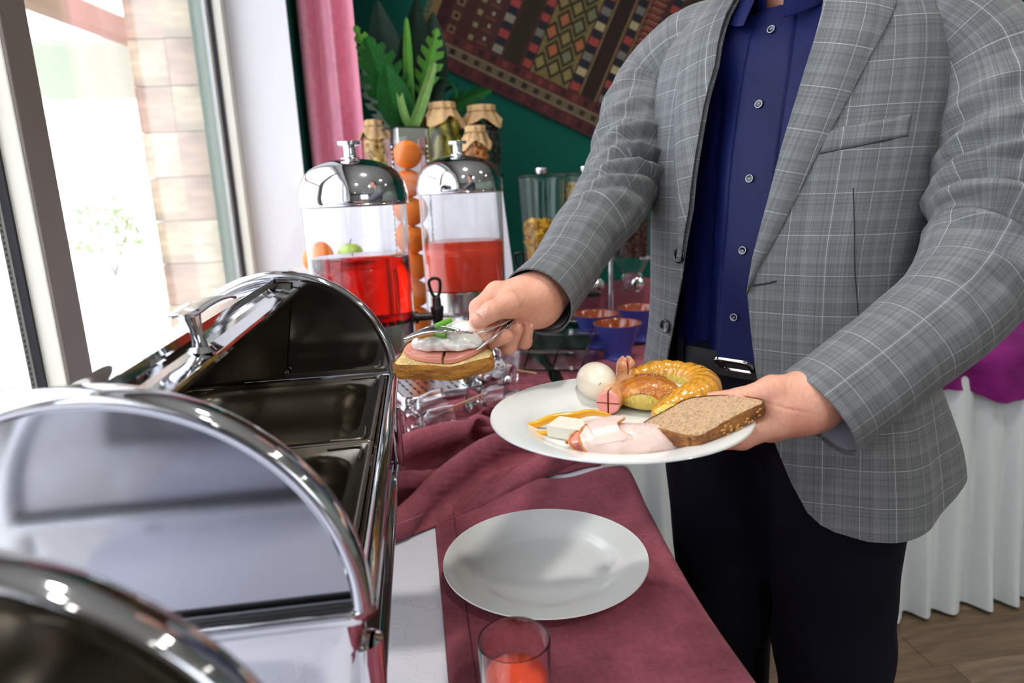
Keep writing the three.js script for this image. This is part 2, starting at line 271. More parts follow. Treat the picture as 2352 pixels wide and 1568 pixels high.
// ====================== tables and cloths ======================
const woven = (base, seed, vary = 0.16) => { const q = tileNoise(seed); return pixelTex(512, 512, (i, j) => { const u = i / 512, v = j / 512, k = 1 + vary * (q(u, v, 4) - 0.5) + vary * (q(u, v, 11) - 0.5) + vary * 0.7 * (q(u, v, 64) - 0.5) + 0.06 * (q(u * 0.1, v, 128) - 0.5 + q(u, v * 0.1, 128) - 0.5); return base.map((c) => clamp(c * k, 0, 255)); }, 0.3, 0.3); };
const CLOTH_RED = phys(0xffffff, 0.85, { specularIntensity: 0.3, map: woven([148, 79, 91], 71), bumpMap: weaveBump, bumpScale: 0.0004, sheen: 0.5, sheenColor: new THREE.Color(0.9, 0.5, 0.55), sheenRoughness: 0.5 });
const CLOTH_PURPLE = phys(0xffffff, 0.7, { specularIntensity: 0.4, map: woven([112, 22, 96], 72), bumpMap: weaveBump, bumpScale: 0.0003, sheen: 0.5, sheenColor: new THREE.Color(0.8, 0.4, 0.8), sheenRoughness: 0.4 });
const damask = canvasTex(1024, 1024, (x, w, h) => {                    // woven scroll pattern, raised threads
  x.fillStyle = '#707070'; x.fillRect(0, 0, w, h); const r = rngOf(44);
  x.lineCap = 'round';
  const scroll = (cx, cy, s, a, m) => { x.save(); x.translate(cx, cy); x.rotate(a); x.scale(m, 1); x.strokeStyle = '#b8b8b8'; x.lineWidth = s * 0.09; x.beginPath(); for (let t = 0; t < 5.2; t += 0.1) { const q = s * (0.06 + 0.085 * t); const X = Math.cos(t * 1.5) * q + t * s * 0.09, Y = Math.sin(t * 1.5) * q; t ? x.lineTo(X, Y) : x.moveTo(X, Y); } x.stroke(); x.fillStyle = '#c4c4c4'; for (let k = 0; k < 5; k++) { x.save(); x.translate(s * (0.3 + k * 0.16), -s * 0.25 - k * s * 0.05); x.rotate(-0.6 - k * 0.18); x.beginPath(); x.ellipse(0, 0, s * 0.15, s * 0.055, 0, 0, 7); x.fill(); x.restore(); } x.restore(); };
  for (let k = 0; k < 26; k++) { const cx = r() * w, cy = r() * h, s = 90 + r() * 70, a = r() * 6.28, m = r() < 0.5 ? 1 : -1; for (const dx of [-w, 0, w]) for (const dy of [-h, 0, h]) scroll(cx + dx, cy + dy, s, a, m); }
}, 0.42, 0.42, false);
const CLOTH_WHITE = phys(0xe6e6f0, 0.62, { bumpMap: damask, bumpScale: 0.0011, sheen: 0.3, sheenColor: new THREE.Color(0.9, 0.9, 1), sheenRoughness: 0.4 });
const SATIN = phys(0xc6cacb, 0.42, { sheen: 0.3, sheenColor: new THREE.Color(0.95, 0.95, 1), sheenRoughness: 0.3, bumpMap: weaveBump, bumpScale: 0.0001 });
const WOOD = std(0x7d5a3c, 0.6);
const TOP = 0.75;
function tableUnder(name, label, x0, x1, z0, z1) {
  const t = thing(name, label, 'table', [(x0 + x1) / 2, 0, (z0 + z1) / 2]);
  part(t, 'tabletop', rbox(x1 - x0, 0.03, z1 - z0, 0.004, 0, TOP - 0.019, 0), WOOD);
  for (const sx of [-1, 1]) for (const sz of [-1, 1]) part(t, 'leg', cyl(0.02, 0.02, TOP - 0.034, 16, sx * ((x1 - x0) / 2 - 0.06), (TOP - 0.034) / 2, sz * ((z1 - z0) / 2 - 0.06)), STEEL);
}
tableUnder('buffet_table', 'long wooden table along the window, hidden under a white damask cloth', -0.44, 0.294, -2.5, 0.75);
tableUnder('buffet_table', 'second table across the room behind the man, under white cloth with pleated skirt', 0.36, 2.7, -2.36, -1.63);
// white damask cloth: top plus the drops at the right and near sides
{
  const x0 = -0.442, x1 = 0.297, z0 = -2.502, z1 = 0.752;
  const drop = (n) => 0.008 + 0.018 * n;
  const g = [
    sheet((u, v) => { const x = lerp(x0, x1, u), z = lerp(z1, z0, v); return [x, TOP + 0.0006 * fbm(x * 9, z * 9, 0), z, x, -z]; }, 40, 150, 0.0012),
    sheet((u, v) => { const z = lerp(z1, z0, u), d = v * 0.71, n = 0.5 + 0.5 * Math.sin(z * 34 + 2 * noise(z * 3)); return [x1 + Math.min(v * 20, 1) * 0.004 + v * drop(n), TOP - d, z, z, d]; }, 160, 14, 0.0012),
    sheet((u, v) => { const x = lerp(x0, x1, u), d = v * 0.71, n = 0.5 + 0.5 * Math.sin(x * 34); return [x, TOP - d, z1 + Math.min(v * 20, 1) * 0.004 + v * drop(n), x, d]; }, 60, 14, 0.0012),
  ];
  whole('tablecloth', g, CLOTH_WHITE, 'white damask tablecloth with woven scrolls on the table by the window', 'tablecloth');
}
// white satin cloth and pleated skirt of the second table
{
  const x0 = 0.357, x1 = 2.702, z0 = -2.362, z1 = -1.628;
  const t = thing('tablecloth', 'white cloth with long pleated satin skirt on the table behind the man', 'tablecloth', [0, 0, 0]);
  part(t, 'cloth_top', sheet((u, v) => { const x = lerp(x0, x1, u), z = lerp(z1, z0, v); return [x, TOP + 0.001 + 0.0006 * fbm(x * 7, z * 7, 0), z, x, -z]; }, 40, 20, 0.0012), SATIN);
  const pleat = (x, v) => { const p = x * 66 + 3.6 * noise(x * 4.5) + 0.6 * v * noise(x * 7, v * 2), w = Math.sin(p) * (0.8 + 0.35 * noise(x * 6, v, 9)) + 0.18 * Math.sin(2 * p + 0.8) + 0.45 * noise(x * 9, v * 1.5, 3); return w; };
  part(t, 'skirt', sheet((u, v) => { const x = lerp(x0, x1, u), a = lerp(0.004, 0.03, Math.pow(v, 0.8)), w = pleat(x, v); return [x + 0.005 * v * Math.cos(x * 66), TOP - v * (TOP - 0.012) + 0.012 * v * v * w * 0, z1 + 0.012 + 0.055 * v + a * w, x * 1.3, v * 0.74]; }, 760, 36, 0.0012), SATIN, 'pleated white satin skirt reaching the floor');
}
// burgundy runner on the near half of the window table, hanging over its right edge
{
  const x0 = -0.002, edge = (z) => 0.302 + 0.003 * Math.sin(z * 9) + 0.028 * smooth(-z, 0.62, 1.08) , z0 = -1.085, z1 = 0.4;
  const fn = (u, v) => {
    const z = lerp(z1, z0, v), e = edge(z), L = e - x0 + 0.3, s = u * L, d = s - (e - x0 - 0.012);
    const wav = 0.0016 * fbm(s * 14, z * 10, 2) + 0.007 * smooth(-z, 0.93, 1.08) * (0.5 + noise(s * 11, z * 8, 4)) + 0.014 * smooth(-z, 0.98, 1.085) * Math.exp(-(((s - 0.3) / 0.06) ** 2));
    let x = x0 - 0.012 * v * 0 + s + 0.012 * (z + 0.6) * (1 - u) , y = TOP + 0.0035 + Math.max(0, wav);
    if (d > 0) { const a = Math.min(d / 0.02, Math.PI / 2); x = e - 0.012 + 0.02 * Math.sin(a) + 0.03 * smooth(d, 0.03, 0.3) * (0.6 + 0.4 * Math.sin(z * 21)); y = TOP + 0.0035 + Math.max(0, wav) - 0.02 * (1 - Math.cos(a)) - Math.max(0, d - 0.0314); }
    return [x, y, z - (0.012 * Math.sin(s * 17)) * v * v * v, s, -z];
  };
  const t = thing('table_runner', 'flat burgundy cloth runner under the empty plate, hanging over the table edge', 'table runner');
  part(t, 'runner_cloth', sheet(fn, 110, 150, 0.0016), CLOTH_RED);
  const hem = []; for (let k = 0; k < 3; k++) hem.push(sheet((u, v) => { const q = fn((0.028 + u * 0.0022) / 0.62, v); return [q[0], q[1] + 0.0006, q[2], q[3], q[4]]; }, 1, 150));
  part(t, 'hem_seam', hem[0], std(0x6b2c3b, 0.9));
}
// crumpled burgundy cloth: height over the table built from fold ridges
function folds(ridges, noiseAmp, seed) {
  return (x, z) => {
    let s = 0; for (const [pts, h, w, asym = 1] of ridges) {
      let best = 1e9, side = 1, tt = 0;
      for (let i = 0; i < pts.length - 1; i++) { const [ax, az] = pts[i], [bx, bz] = pts[i + 1], dx = bx - ax, dz = bz - az, l2 = dx * dx + dz * dz, t = clamp(((x - ax) * dx + (z - az) * dz) / l2, 0, 1), d = Math.hypot(x - ax - dx * t, z - az - dz * t); if (d < best) { best = d; side = (x - ax) * dz - (z - az) * dx > 0 ? 1 : -1; tt = (i + t) / (pts.length - 1); } }
      const W = w * (side > 0 ? asym : 1), hh = h * (0.75 + 0.25 * Math.sin(Math.PI * clamp(tt, 0, 1))) * Math.exp(-((best / W) ** 2));
      s += Math.pow(hh, 3);
    }
    return Math.cbrt(s) + noiseAmp * (0.5 + fbm(x * 14, z * 14, seed, 3));
  };
}
{
  const near = [[-0.13, -0.87], [-0.084, -0.925], [-0.015, -1.022], [0.036, -0.998], [0.094, -1.082], [0.148, -1.138], [0.22, -1.107], [0.28, -1.125], [0.34, -1.14]];
  const znear = (x) => { for (let i = 0; i < near.length - 1; i++) if (x <= near[i + 1][0]) { const t = (x - near[i][0]) / (near[i + 1][0] - near[i][0]); return lerp(near[i][1], near[i + 1][1], t * t * (3 - 2 * t)); } return -1.16; };
  const H1 = folds([
    [[[-0.1, -1.42], [0.02, -1.36], [0.12, -1.4]], 0.022, 0.03, 1],
    [[[0.1, -1.5], [0.16, -1.62], [0.26, -1.66]], 0.025, 0.03, 1],
    [[[0.2, -1.42], [0.3, -1.52]], 0.02, 0.03, 1],
    [[[0.3, -1.75], [0.2, -1.9], [0.05, -1.85]], 0.02, 0.04, 1],
  ], 0.009, 3);
  // the heap: a cloth pushed together across its folds and left to settle on the table (springs, gravity, self-contact)
  function pushedCloth({ O, lDir, wDir, L, W, squeeze, nl, nw, seed, lift, steps }) {
    const N = (nl + 1) * (nw + 1), p = new Float64Array(N * 3), o = new Float64Array(N * 3), dl = L / nl, dw = W / nw, inv = new Float64Array(N).fill(1), y0 = TOP + 0.005, id = (i, j) => j * (nl + 1) + i;
    for (let j = 0; j <= nw; j++) for (let i = 0; i <= nl; i++) { const k = id(i, j) * 3, l = i * dl, w = squeeze(j / nw, i / nl), x = O[0] + lDir[0] * l + wDir[0] * w, z = O[1] + lDir[1] * l + wDir[1] * w; p[k] = x + 0.002 * noise(x * 40, z * 40, seed); p[k + 1] = y0 + 0.003 + Math.max(0, lift(x, z)) + 0.004 * (1 + noise(x * 30, z * 30, seed + 3)); p[k + 2] = z; if (j === 0 || j === nw) { inv[id(i, j)] = 0; p[k + 1] = y0 + (j ? 0.0 : 0.0); } }
    o.set(p);
    const C = []; const add = (a, b, r, s) => C.push([a, b, r, s]);
    for (let j = 0; j <= nw; j++) for (let i = 0; i <= nl; i++) { if (i < nl) add(id(i, j), id(i + 1, j), dl, 0.9); if (j < nw) add(id(i, j), id(i, j + 1), dw, 0.9); if (i < nl && j < nw) { const d = Math.hypot(dl, dw); add(id(i, j), id(i + 1, j + 1), d, 0.25); add(id(i + 1, j), id(i, j + 1), d, 0.25); } if (i < nl - 4) add(id(i, j), id(i + 5, j), 5 * dl, 0.10); if (j < nw - 4) add(id(i, j), id(i, j + 5), 5 * dw, 0.16); if (j < nw - 8 && j % 2 === 0) add(id(i, j), id(i, j + 9), 9 * dw, 0.05); if (i < nl - 1) add(id(i, j), id(i + 2, j), 2 * dl, 0.2); if (j < nw - 1) add(id(i, j), id(i, j + 2), 2 * dw, 0.2); }
    const cA = Int32Array.from(C.map((c) => c[0])), cB = Int32Array.from(C.map((c) => c[1])), cR = Float64Array.from(C.map((c) => c[2])), cS = Float64Array.from(C.map((c) => c[3]));
    const gap = Math.min(dl, dw) * 0.95;
    for (let s = 0; s < steps; s++) {
      for (let k = 0; k < N; k++) if (inv[k]) for (let c = 0; c < 3; c++) { const q = k * 3 + c, v = (p[q] - o[q]) * 0.90; o[q] = p[q]; p[q] += v - (c === 1 ? 0.00006 : 0); }
      for (let it = 0; it < 6; it++) {
        for (let n = 0; n < cA.length; n++) { const a = cA[n] * 3, b = cB[n] * 3, dx = p[b] - p[a], dy = p[b + 1] - p[a + 1], dz = p[b + 2] - p[a + 2], d = Math.sqrt(dx * dx + dy * dy + dz * dz) + 1e-9, wa = inv[cA[n]], wb = inv[cB[n]], w = wa + wb; if (!w) continue; const long = n, f = (d - cR[n]) / d * cS[n] / w; p[a] += dx * f * wa; p[a + 1] += dy * f * wa; p[a + 2] += dz * f * wa; p[b] -= dx * f * wb; p[b + 1] -= dy * f * wb; p[b + 2] -= dz * f * wb; }
        for (let k = 0; k < N; k++) if (inv[k] && p[k * 3 + 1] < y0) { p[k * 3 + 1] = y0; p[k * 3] = lerp(p[k * 3], o[k * 3], 0.7); p[k * 3 + 2] = lerp(p[k * 3 + 2], o[k * 3 + 2], 0.7); }
      }
      if (s % 2 === 0) {                                                        // keep layers apart
        const H = new Map(), key = (x, y, z) => (Math.floor(x / gap) + 500) * 1048576 + (Math.floor(y / gap) + 500) * 1024 + Math.floor(z / gap) + 900;
        for (let k = 0; k < N; k++) { const q = key(p[k * 3], p[k * 3 + 1], p[k * 3 + 2]), l = H.get(q); l ? l.push(k) : H.set(q, [k]); }
        for (let k = 0; k < N; k++) { const i = k % (nl + 1), j = (k / (nl + 1)) | 0, x = p[k * 3], y = p[k * 3 + 1], z = p[k * 3 + 2]; for (let dx = -1; dx <= 1; dx++) for (let dy = -1; dy <= 1; dy++) for (let dz = -1; dz <= 1; dz++) { const l = H.get(key(x + dx * gap, y + dy * gap, z + dz * gap)); if (!l) continue; for (const m of l) { if (m <= k) continue; const ii = m % (nl + 1), jj = (m / (nl + 1)) | 0; if (Math.abs(ii - i) + Math.abs(jj - j) < 4) continue; const ax = p[m * 3] - p[k * 3], ay = p[m * 3 + 1] - p[k * 3 + 1], az = p[m * 3 + 2] - p[k * 3 + 2], d = Math.sqrt(ax * ax + ay * ay + az * az) + 1e-9; if (d < gap) { const w = inv[k] + inv[m]; if (!w) continue; const f = (gap - d) / d * 0.5 / w; p[k * 3] -= ax * f * inv[k]; p[k * 3 + 1] -= ay * f * inv[k]; p[k * 3 + 2] -= az * f * inv[k]; p[m * 3] += ax * f * inv[m]; p[m * 3 + 1] += ay * f * inv[m]; p[m * 3 + 2] += az * f * inv[m]; } } } }
      }
    }
    const at = (i, j, c) => p[id(clamp(i, 0, nl), clamp(j, 0, nw)) * 3 + c], cr = (a, b, c, d, t) => b + 0.5 * t * (c - a + t * (2 * a - 5 * b + 4 * c - d + t * (3 * (b - c) + d - a)));
    return (u, v) => { const x = u * nl, y = v * nw, i = Math.min(nl - 1, Math.floor(x)), j = Math.min(nw - 1, Math.floor(y)), fx = x - i, fy = y - j, r = []; for (let c = 0; c < 3; c++) { const row = (m) => cr(at(i - 1, m, c), at(i, m, c), at(i + 1, m, c), at(i + 2, m, c), fx); r.push(cr(row(j - 1), row(j), row(j + 1), row(j + 2), fy)); } return [r[0], r[1], r[2], u * L, v * W]; };
  }
  const HS = [
    [[[0.16, -1.20], [0.10, -1.148], [0.05, -1.085], [0.0, -1.06], [-0.05, -1.08]], 0.06, 0.017, 1],
    [[[0.17, -1.13], [0.1, -1.06], [0.06, -1.01], [0.02, -1.0], [-0.01, -1.03]], 0.06, 0.021, 1],
    [[[-0.1, -1.16], [0.0, -1.2], [0.1, -1.25], [0.2, -1.25]], 0.085, 0.03, 1],
    [[[-0.12, -1.05], [-0.03, -1.05]], 0.055, 0.03, 1], [[[0.19, -1.18], [0.2, -1.08]], 0.035, 0.018, 1], [[[0.23, -1.2], [0.25, -1.12]], 0.025, 0.018, 1],
  ];
  const heapAt = pushedCloth({ O: [-0.17, -0.85], lDir: [0.83, -0.558], wDir: [-0.19, -0.98], L: 0.58, W: 0.74, nl: 108, nw: 138, seed: 2, steps: 170, lift: folds(HS, 0, 2), squeeze: (v, u) => 0.385 * (v < 0.12 ? v * 1.6 : 0.192 + (v - 0.12) * 0.918) });
  const fn = (u, v) => { const x = lerp(-0.11, 0.31, u), z0 = znear(x), z = lerp(z0, -2.12, Math.pow(v, 1.25)), e = smooth(v, 0, 0.03); return [x, TOP + 0.005 + H1(x, z) * e + (x > 0.3 ? 0 : 0), z, x * 1.1, -z * 1.1]; };
  const t = thing('crumpled_cloth', 'crumpled burgundy cloth heaped beside the open warmer, plastic cups lying on it', 'cloth');
  part(t, 'cloth_folds', sheet(fn, 170, 330, 0.0016), CLOTH_RED);
  part(t, 'heaped_folds', sheet(heapAt, 224, 248, 0.0014), CLOTH_RED);
  const stitches = []; for (let k = 0; k < 26; k++) { const q = heapAt(0.12 + 0.2 * k / 26, 0.035), x = q[0], z = q[2], y = q[1] + 0.001; stitches.push(rbox(0.0022, 0.0012, 0.0008, 0.0003, 0, 0, 0, 1).rotateY(0.7 + 0.3 * Math.sin(k * 2.1)).translate(x, y, z)); }
  part(t, 'hem_stitching', stitches, std(0xd59aa6, 0.8)).userData.kind = 'stuff';
}
// burgundy cloth on the second table, pulled up over a low box behind the cups
{
  const H2 = folds([
    [[[0.36, -1.72], [0.5, -1.78], [0.62, -1.72]], 0.014, 0.035, 1],
    [[[0.42, -1.95], [0.5, -1.84], [0.6, -1.8]], 0.02, 0.03, 1],
    [[[0.38, -1.84], [0.44, -1.72]], 0.016, 0.03, 1],
    [[[0.7, -1.95], [0.82, -1.75]], 0.02, 0.04, 1],
  ], 0.008, 7);
  whole('draped_cloth', sheet((u, v) => { const x = lerp(0.345, 1.15, u), z = lerp(-1.64, -2.1, v); return [x, TOP + 0.006 + H2(x, z), z, x, -z]; }, 130, 90, 0.0016), CLOTH_RED, 'burgundy cloth lying under the blue cups on the second table', 'cloth');
  const bx = thing('display_box', 'dark green low box under burgundy cloth behind the blue cups', 'box', [0.80, TOP + 0.004, -2.475]);
  part(bx, 'box_body', rbox(0.9, 0.1, 0.24, 0.006, 0, 0.05, 0), std(0x101b18, 0.5));
  whole('draped_cloth', sheet((u, v) => { const x = lerp(0.345, 1.255, u), s = v * 0.36; const wv = 0.013 * Math.sin(x * 16 + 1.2) + 0.012 * noise(x * 11, v * 3, 1); let y, z; if (s < 0.27) { z = -2.61 + s; y = TOP + 0.117 + wv + 0.012 * noise(x * 8, z * 9, 8); } else { z = -2.34 + 0.012 * Math.sin(x * 24); y = TOP + 0.117 + wv * (1 - (s - 0.27) / 0.2) - (s - 0.27); } return [x, y, z, x, s]; }, 130, 30, 0.0016), CLOTH_RED, 'burgundy cloth draped over the low box in front of the green wall', 'cloth');
}
// purple cloth bunched on the second table and hanging over its front edge
whole('purple_cloth', sheet((u, v) => {
  const x = lerp(1.33, 2.3, u), s = v * 0.62, f = 0.02 * Math.sin(x * 25 + 1.5 * noise(x * 5)) + 0.016 * noise(x * 17, v * 4, 2);
  if (s < 0.44) { const z = -2.06 + s; return [x, TOP + 0.014 + (0.045 + f * 1.4) * Math.sin(Math.PI * clamp(s / 0.5, 0, 1)) + 0.02 * Math.abs(noise(x * 7, z * 9, 6)), z, x, s]; }
  const d = s - 0.44, a = Math.min(d / 0.03, Math.PI / 2); return [x, TOP + 0.012 + 0.02 * (1 - a / 1.571) - 0.03 * (1 - Math.cos(a)) - Math.max(0, d - 0.047) * (0.62 + 0.16 * Math.sin(x * 13) + f * 3), -1.62 + 0.03 * Math.sin(a) + f * 0.8 * Math.min(1, d * 8), x, s];
}, 150, 60, 0.0016), CLOTH_PURPLE, 'bright purple cloth bunched over the edge of the skirted table', 'cloth');
// riser for the jars, under its own white cloth
{
  const b = thing('display_riser', 'tall box at the far end of the window table carrying jars and plants', 'box', [-0.045, TOP + 0.003, -2.42]);
  part(b, 'box_body', rbox(0.62, 0.52, 0.3, 0.006, 0, 0.26, 0), WOOD);
  whole('riser_cloth', [sheet((u, v) => [lerp(-0.36, 0.275, u), TOP + 0.527, lerp(-2.255, -2.585, v), u * 0.63, v * 0.33], 30, 16, 0.0012),
    sheet((u, v) => { const x = lerp(-0.36, 0.275, u), f = Math.sin(x * 42) * 0.012 * v; return [x + 0.045 * v * Math.pow(u, 3), TOP + 0.527 - v * 0.515, -2.254 + 0.03 * v + f, x, v * 0.52]; }, 60, 14, 0.0012),
    sheet((u, v) => { const z = lerp(-2.255, -2.585, u), f = Math.sin(z * 42) * 0.01 * v; return [0.275 + 0.045 * v + f, TOP + 0.527 - v * 0.515, z, z, v * 0.52]; }, 40, 14, 0.0012)],
    CLOTH_WHITE, 'white cloth draped over the riser behind the drink dispensers', 'cloth');
}
// pink curtain
{
  const prof = (u, y) => { const a = u * 2 * Math.PI * 2.1 + 0.5, k = 0.045 * (0.75 + 0.25 * Math.sin(u * 9)) * (1 + 0.1 * noise(u * 5, y * 0.5)); return Math.sin(a) * k + 0.006 * Math.sin(a * 2.3 + y * 0.5); };
  const curt = phys(0xffffff, 0.8, { map: woven([250, 168, 190], 73, 0.06), transmission: 0.2, thickness: 0, sheen: 0.3, sheenColor: new THREE.Color(1, 0.7, 0.8), sheenRoughness: 0.5 });
  const t = thing('curtain', 'pink curtain hanging in folds at the far end of the window', 'curtain');
  part(t, 'curtain_cloth', sheet((u, v) => { const y = lerp(2.75, 0.05, v), x = lerp(-0.365, -0.168, u) + 0.004 * noise(u * 4, y); return [x, y, -2.66 + prof(u, y) + 0.03 * (u - 0.5), u * 0.5, y]; }, 160, 30, 0.0016), curt);
  part(t, 'curtain_rod', tube([V(-0.37, 2.77, -2.66), V(0.1, 2.77, -2.66)], 0.014, 4, 12), STEEL);
}
// ====================== roll-top warming dishes ======================
const roundRect = (w, d, r, n = 8) => { const o = []; for (const [sx, sz, a0] of [[1, 1, 0], [-1, 1, 90], [-1, -1, 180], [1, -1, 270]]) for (let k = 0; k <= n; k++) { const a = rad(a0 + 90 * k / n); o.push([sx * (w / 2 - r) + Math.cos(a) * r, sz * (d / 2 - r) + Math.sin(a) * r]); } return o; };
// stack of rounded-rectangle rings [w, d, r, y] lofted into one skin, closed at the last ring
function panSkin(rings, close = true) {
  const P = [], I = [], U = [], n = roundRect(1, 1, 0.1).length;
  rings.forEach(([w, d, r, y]) => roundRect(w, d, r).forEach(([x, z]) => { P.push(x, y, z); U.push(x, z + y); }));
  for (let k = 0; k < rings.length - 1; k++) for (let i = 0; i < n; i++) { const a = k * n + i, b = k * n + (i + 1) % n, c = a + n, d = b + n; I.push(a, d, b, a, c, d); }
  if (close) { const [, , , y] = rings.at(-1), c = P.length / 3; P.push(0, y, 0); U.push(0, 0); for (let i = 0; i < n; i++) I.push(c, (rings.length - 1) * n + (i + 1) % n, (rings.length - 1) * n + i); }
  const g = new THREE.BufferGeometry(); g.setAttribute('position', new THREE.Float32BufferAttribute(P, 3)); g.setAttribute('uv', new THREE.Float32BufferAttribute(U, 2)); g.setIndex(I);
  const q = g.toNonIndexed(); q.computeVertexNormals();
  // smooth the shading of the rounded skin
  const m = new Map(), p = q.attributes.position, nn = q.attributes.normal, key = (i) => [p.getX(i), p.getY(i), p.getZ(i)].map((v) => v.toFixed(5)).join();
  for (let i = 0; i < p.count; i++) { const k = key(i), v = m.get(k) ?? m.set(k, V()).get(k); v.add(V(nn.getX(i), nn.getY(i), nn.getZ(i))); }
  for (let i = 0; i < p.count; i++) { const own = V(nn.getX(i), nn.getY(i), nn.getZ(i)), v = m.get(key(i)).clone().normalize(); if (own.dot(v) > 0.55) nn.setXYZ(i, v.x, v.y, v.z); }
  return q;
}
const brushed = bump(256, 256, (u, v) => 0.5 + 0.5 * (tn(u * 0.06, v, 128) - 0.5), 0.2, 0.05);
const POLISHED = std(0xcfcfd2, 0.055, { metalness: 1 });
const POLISHED_PLATE = std(0xc6c6cc, 0.1, { metalness: 1 });
const PAN_STEEL = std(0x8f877a, 0.27, { metalness: 1, bumpMap: brushed, bumpScale: 0.00008 });
const INNER_STEEL = std(0x7d776d, 0.22, { metalness: 1 });
const R0 = 0.17, LEN = 0.65, RIM = 0.215;
function makeWarmer(label) {
  const t = thing('warming_dish', label, 'chafing dish', [-0.223, TOP + 0.001, -0.44], 0, 'roll-top warming dishes in a row by the window');
  const zc = -LEN / 2, W = 2 * R0;
  // legs and stand
  for (const sx of [-1, 1]) for (const sz of [-1, 1]) part(t, 'leg', [tube([V(sx * (R0 - 0.012), RIM - 0.05, zc + sz * (LEN / 2 - 0.035)), V(sx * (R0 - 0.008), 0.08, zc + sz * (LEN / 2 - 0.03)), V(sx * (R0 - 0.004), 0.004, zc + sz * (LEN / 2 - 0.026))], (q) => 0.016 - 0.008 * q, 14, 12), cyl(0.014, 0.012, 0.006, 20, sx * (R0 - 0.004), 0.003, zc + sz * (LEN / 2 - 0.026))], POLISHED);
  part(t, 'stand_rail', [rbox(0.012, 0.008, LEN - 0.09, 0.003, -(R0 - 0.01), 0.07, zc), rbox(0.012, 0.008, LEN - 0.09, 0.003, R0 - 0.01, 0.07, zc), rbox(W - 0.05, 0.008, 0.012, 0.003, 0, 0.07, -0.04), rbox(W - 0.05, 0.008, 0.012, 0.003, 0, 0.07, -LEN + 0.04)], POLISHED);
  const skin = (rings) => panSkin(rings).translate(0, 0, zc);
  part(t, 'water_pan', skin([[W - 0.012, LEN - 0.012, 0.016, RIM - 0.006], [W - 0.014, LEN - 0.014, 0.018, RIM - 0.04], [W - 0.02, LEN - 0.02, 0.02, RIM - 0.046], [W - 0.022, LEN - 0.022, 0.024, RIM - 0.12], [W - 0.05, LEN - 0.05, 0.03, RIM - 0.135]]), POLISHED);
  part(t, 'rim', [panSkin([[W - 0.03, LEN - 0.034, 0.012, RIM - 0.012], [W - 0.03, LEN - 0.034, 0.012, RIM + 0.001], [W - 0.012, LEN - 0.012, 0.016, RIM + 0.002], [W + 0.004, LEN + 0.004, 0.018, RIM + 0.0005], [W + 0.008, LEN + 0.008, 0.019, RIM - 0.003], [W + 0.008, LEN + 0.008, 0.019, RIM - 0.011], [W + 0.003, LEN + 0.003, 0.018, RIM - 0.011]], false).translate(0, 0, zc)], POLISHED);
  // two half-size food pans with flat rims and embossed corners
  for (const k of [0, 1]) {
    const z = -0.024 - 0.1505 - k * 0.301, y = RIM + 0.003, w = W - 0.034, d = 0.2995;
    const p = part(t, 'food_pan', panSkin([[w, d, 0.006, y - 0.005], [w, d, 0.006, y], [w - 0.003, d - 0.003, 0.006, y + 0.0015], [w - 0.010, d - 0.010, 0.01, y + 0.0015], [w - 0.013, d - 0.013, 0.01, y - 0.001], [w - 0.036, d - 0.036, 0.052, y - 0.0015], [w - 0.042, d - 0.042, 0.054, y - 0.004], [w - 0.046, d - 0.046, 0.054, y - 0.012], [w - 0.05, d - 0.05, 0.054, y - 0.028], [w - 0.058, d - 0.058, 0.052, y - 0.031], [w - 0.062, d - 0.062, 0.052, y - 0.06], [w - 0.075, d - 0.075, 0.05, y - 0.085], [w - 0.1, d - 0.1, 0.045, y - 0.093]]).translate(0, 0, z), PAN_STEEL);
    const e = []; for (const sx of [-1, 1]) for (const sz of [-1, 1]) e.push(tube([V(sx * (w / 2 - 0.012), y + 0.0005, z + sz * (d / 2 - 0.05)), V(sx * (w / 2 - 0.012), y + 0.0005, z + sz * (d / 2 - 0.016)), V(sx * (w / 2 - 0.016), y + 0.0005, z + sz * (d / 2 - 0.012)), V(sx * (w / 2 - 0.05), y + 0.0005, z + sz * (d / 2 - 0.012))], 0.0018, 24, 6));
    part(p, 'corner_emboss', e, PAN_STEEL);
  }
  // fixed half-round end plates with rolled chrome rims
  const arc = (r, a0, a1, n = 48) => { const o = []; for (let i = 0; i <= n; i++) { const a = rad(lerp(a0, a1, i / n)); o.push(V(Math.cos(a) * r, RIM + 0.002 + Math.sin(a) * r, 0)); } return o; };
  for (const [z, s] of [[0, 1], [-LEN, -1]]) {
    const half = []; for (let i = 0; i <= 64; i++) { const a = Math.PI * i / 64; half.push([Math.cos(a) * (R0 - 0.008), Math.sin(a) * (R0 - 0.008)]); }
    const plate = part(t, 'end_plate', extrude(half, 0.0016).translate(0, RIM + 0.002, z - 0.0008 - s * 0.004), POLISHED_PLATE);
    // rim: convex band, 24 mm wide, rolled towards the outside
    const prof = [[R0 - 0.0105, 0.005], [R0 - 0.006, 0.0085], [R0 - 0.001, 0.0075], [R0 + 0.002, 0.003], [R0 + 0.003, -0.004], [R0 + 0.002, -0.011], [R0 - 0.002, -0.0145], [R0 - 0.0085, -0.0145], [R0 - 0.0105, -0.011], [R0 - 0.0105, 0.005]];
    const pc = new THREE.SplineCurve(prof.map(([r, q]) => new THREE.Vector2(r, q))).getPoints(36);
    part(plate, 'end_rim', sheet((u, v) => { const a = Math.PI * u, q = pc[Math.round(v * 36)]; return [Math.cos(a) * q.x, RIM + 0.002 + Math.sin(a) * q.x, z + s * q.y, a * R0, v * 0.05]; }, 72, 36), POLISHED);
    part(plate, 'bottom_bead', tube([V(-R0 + 0.01, RIM + 0.005, z + s * 0.003), V(R0 - 0.01, RIM + 0.005, z + s * 0.003)], 0.003, 2, 10), BLACK);
  }
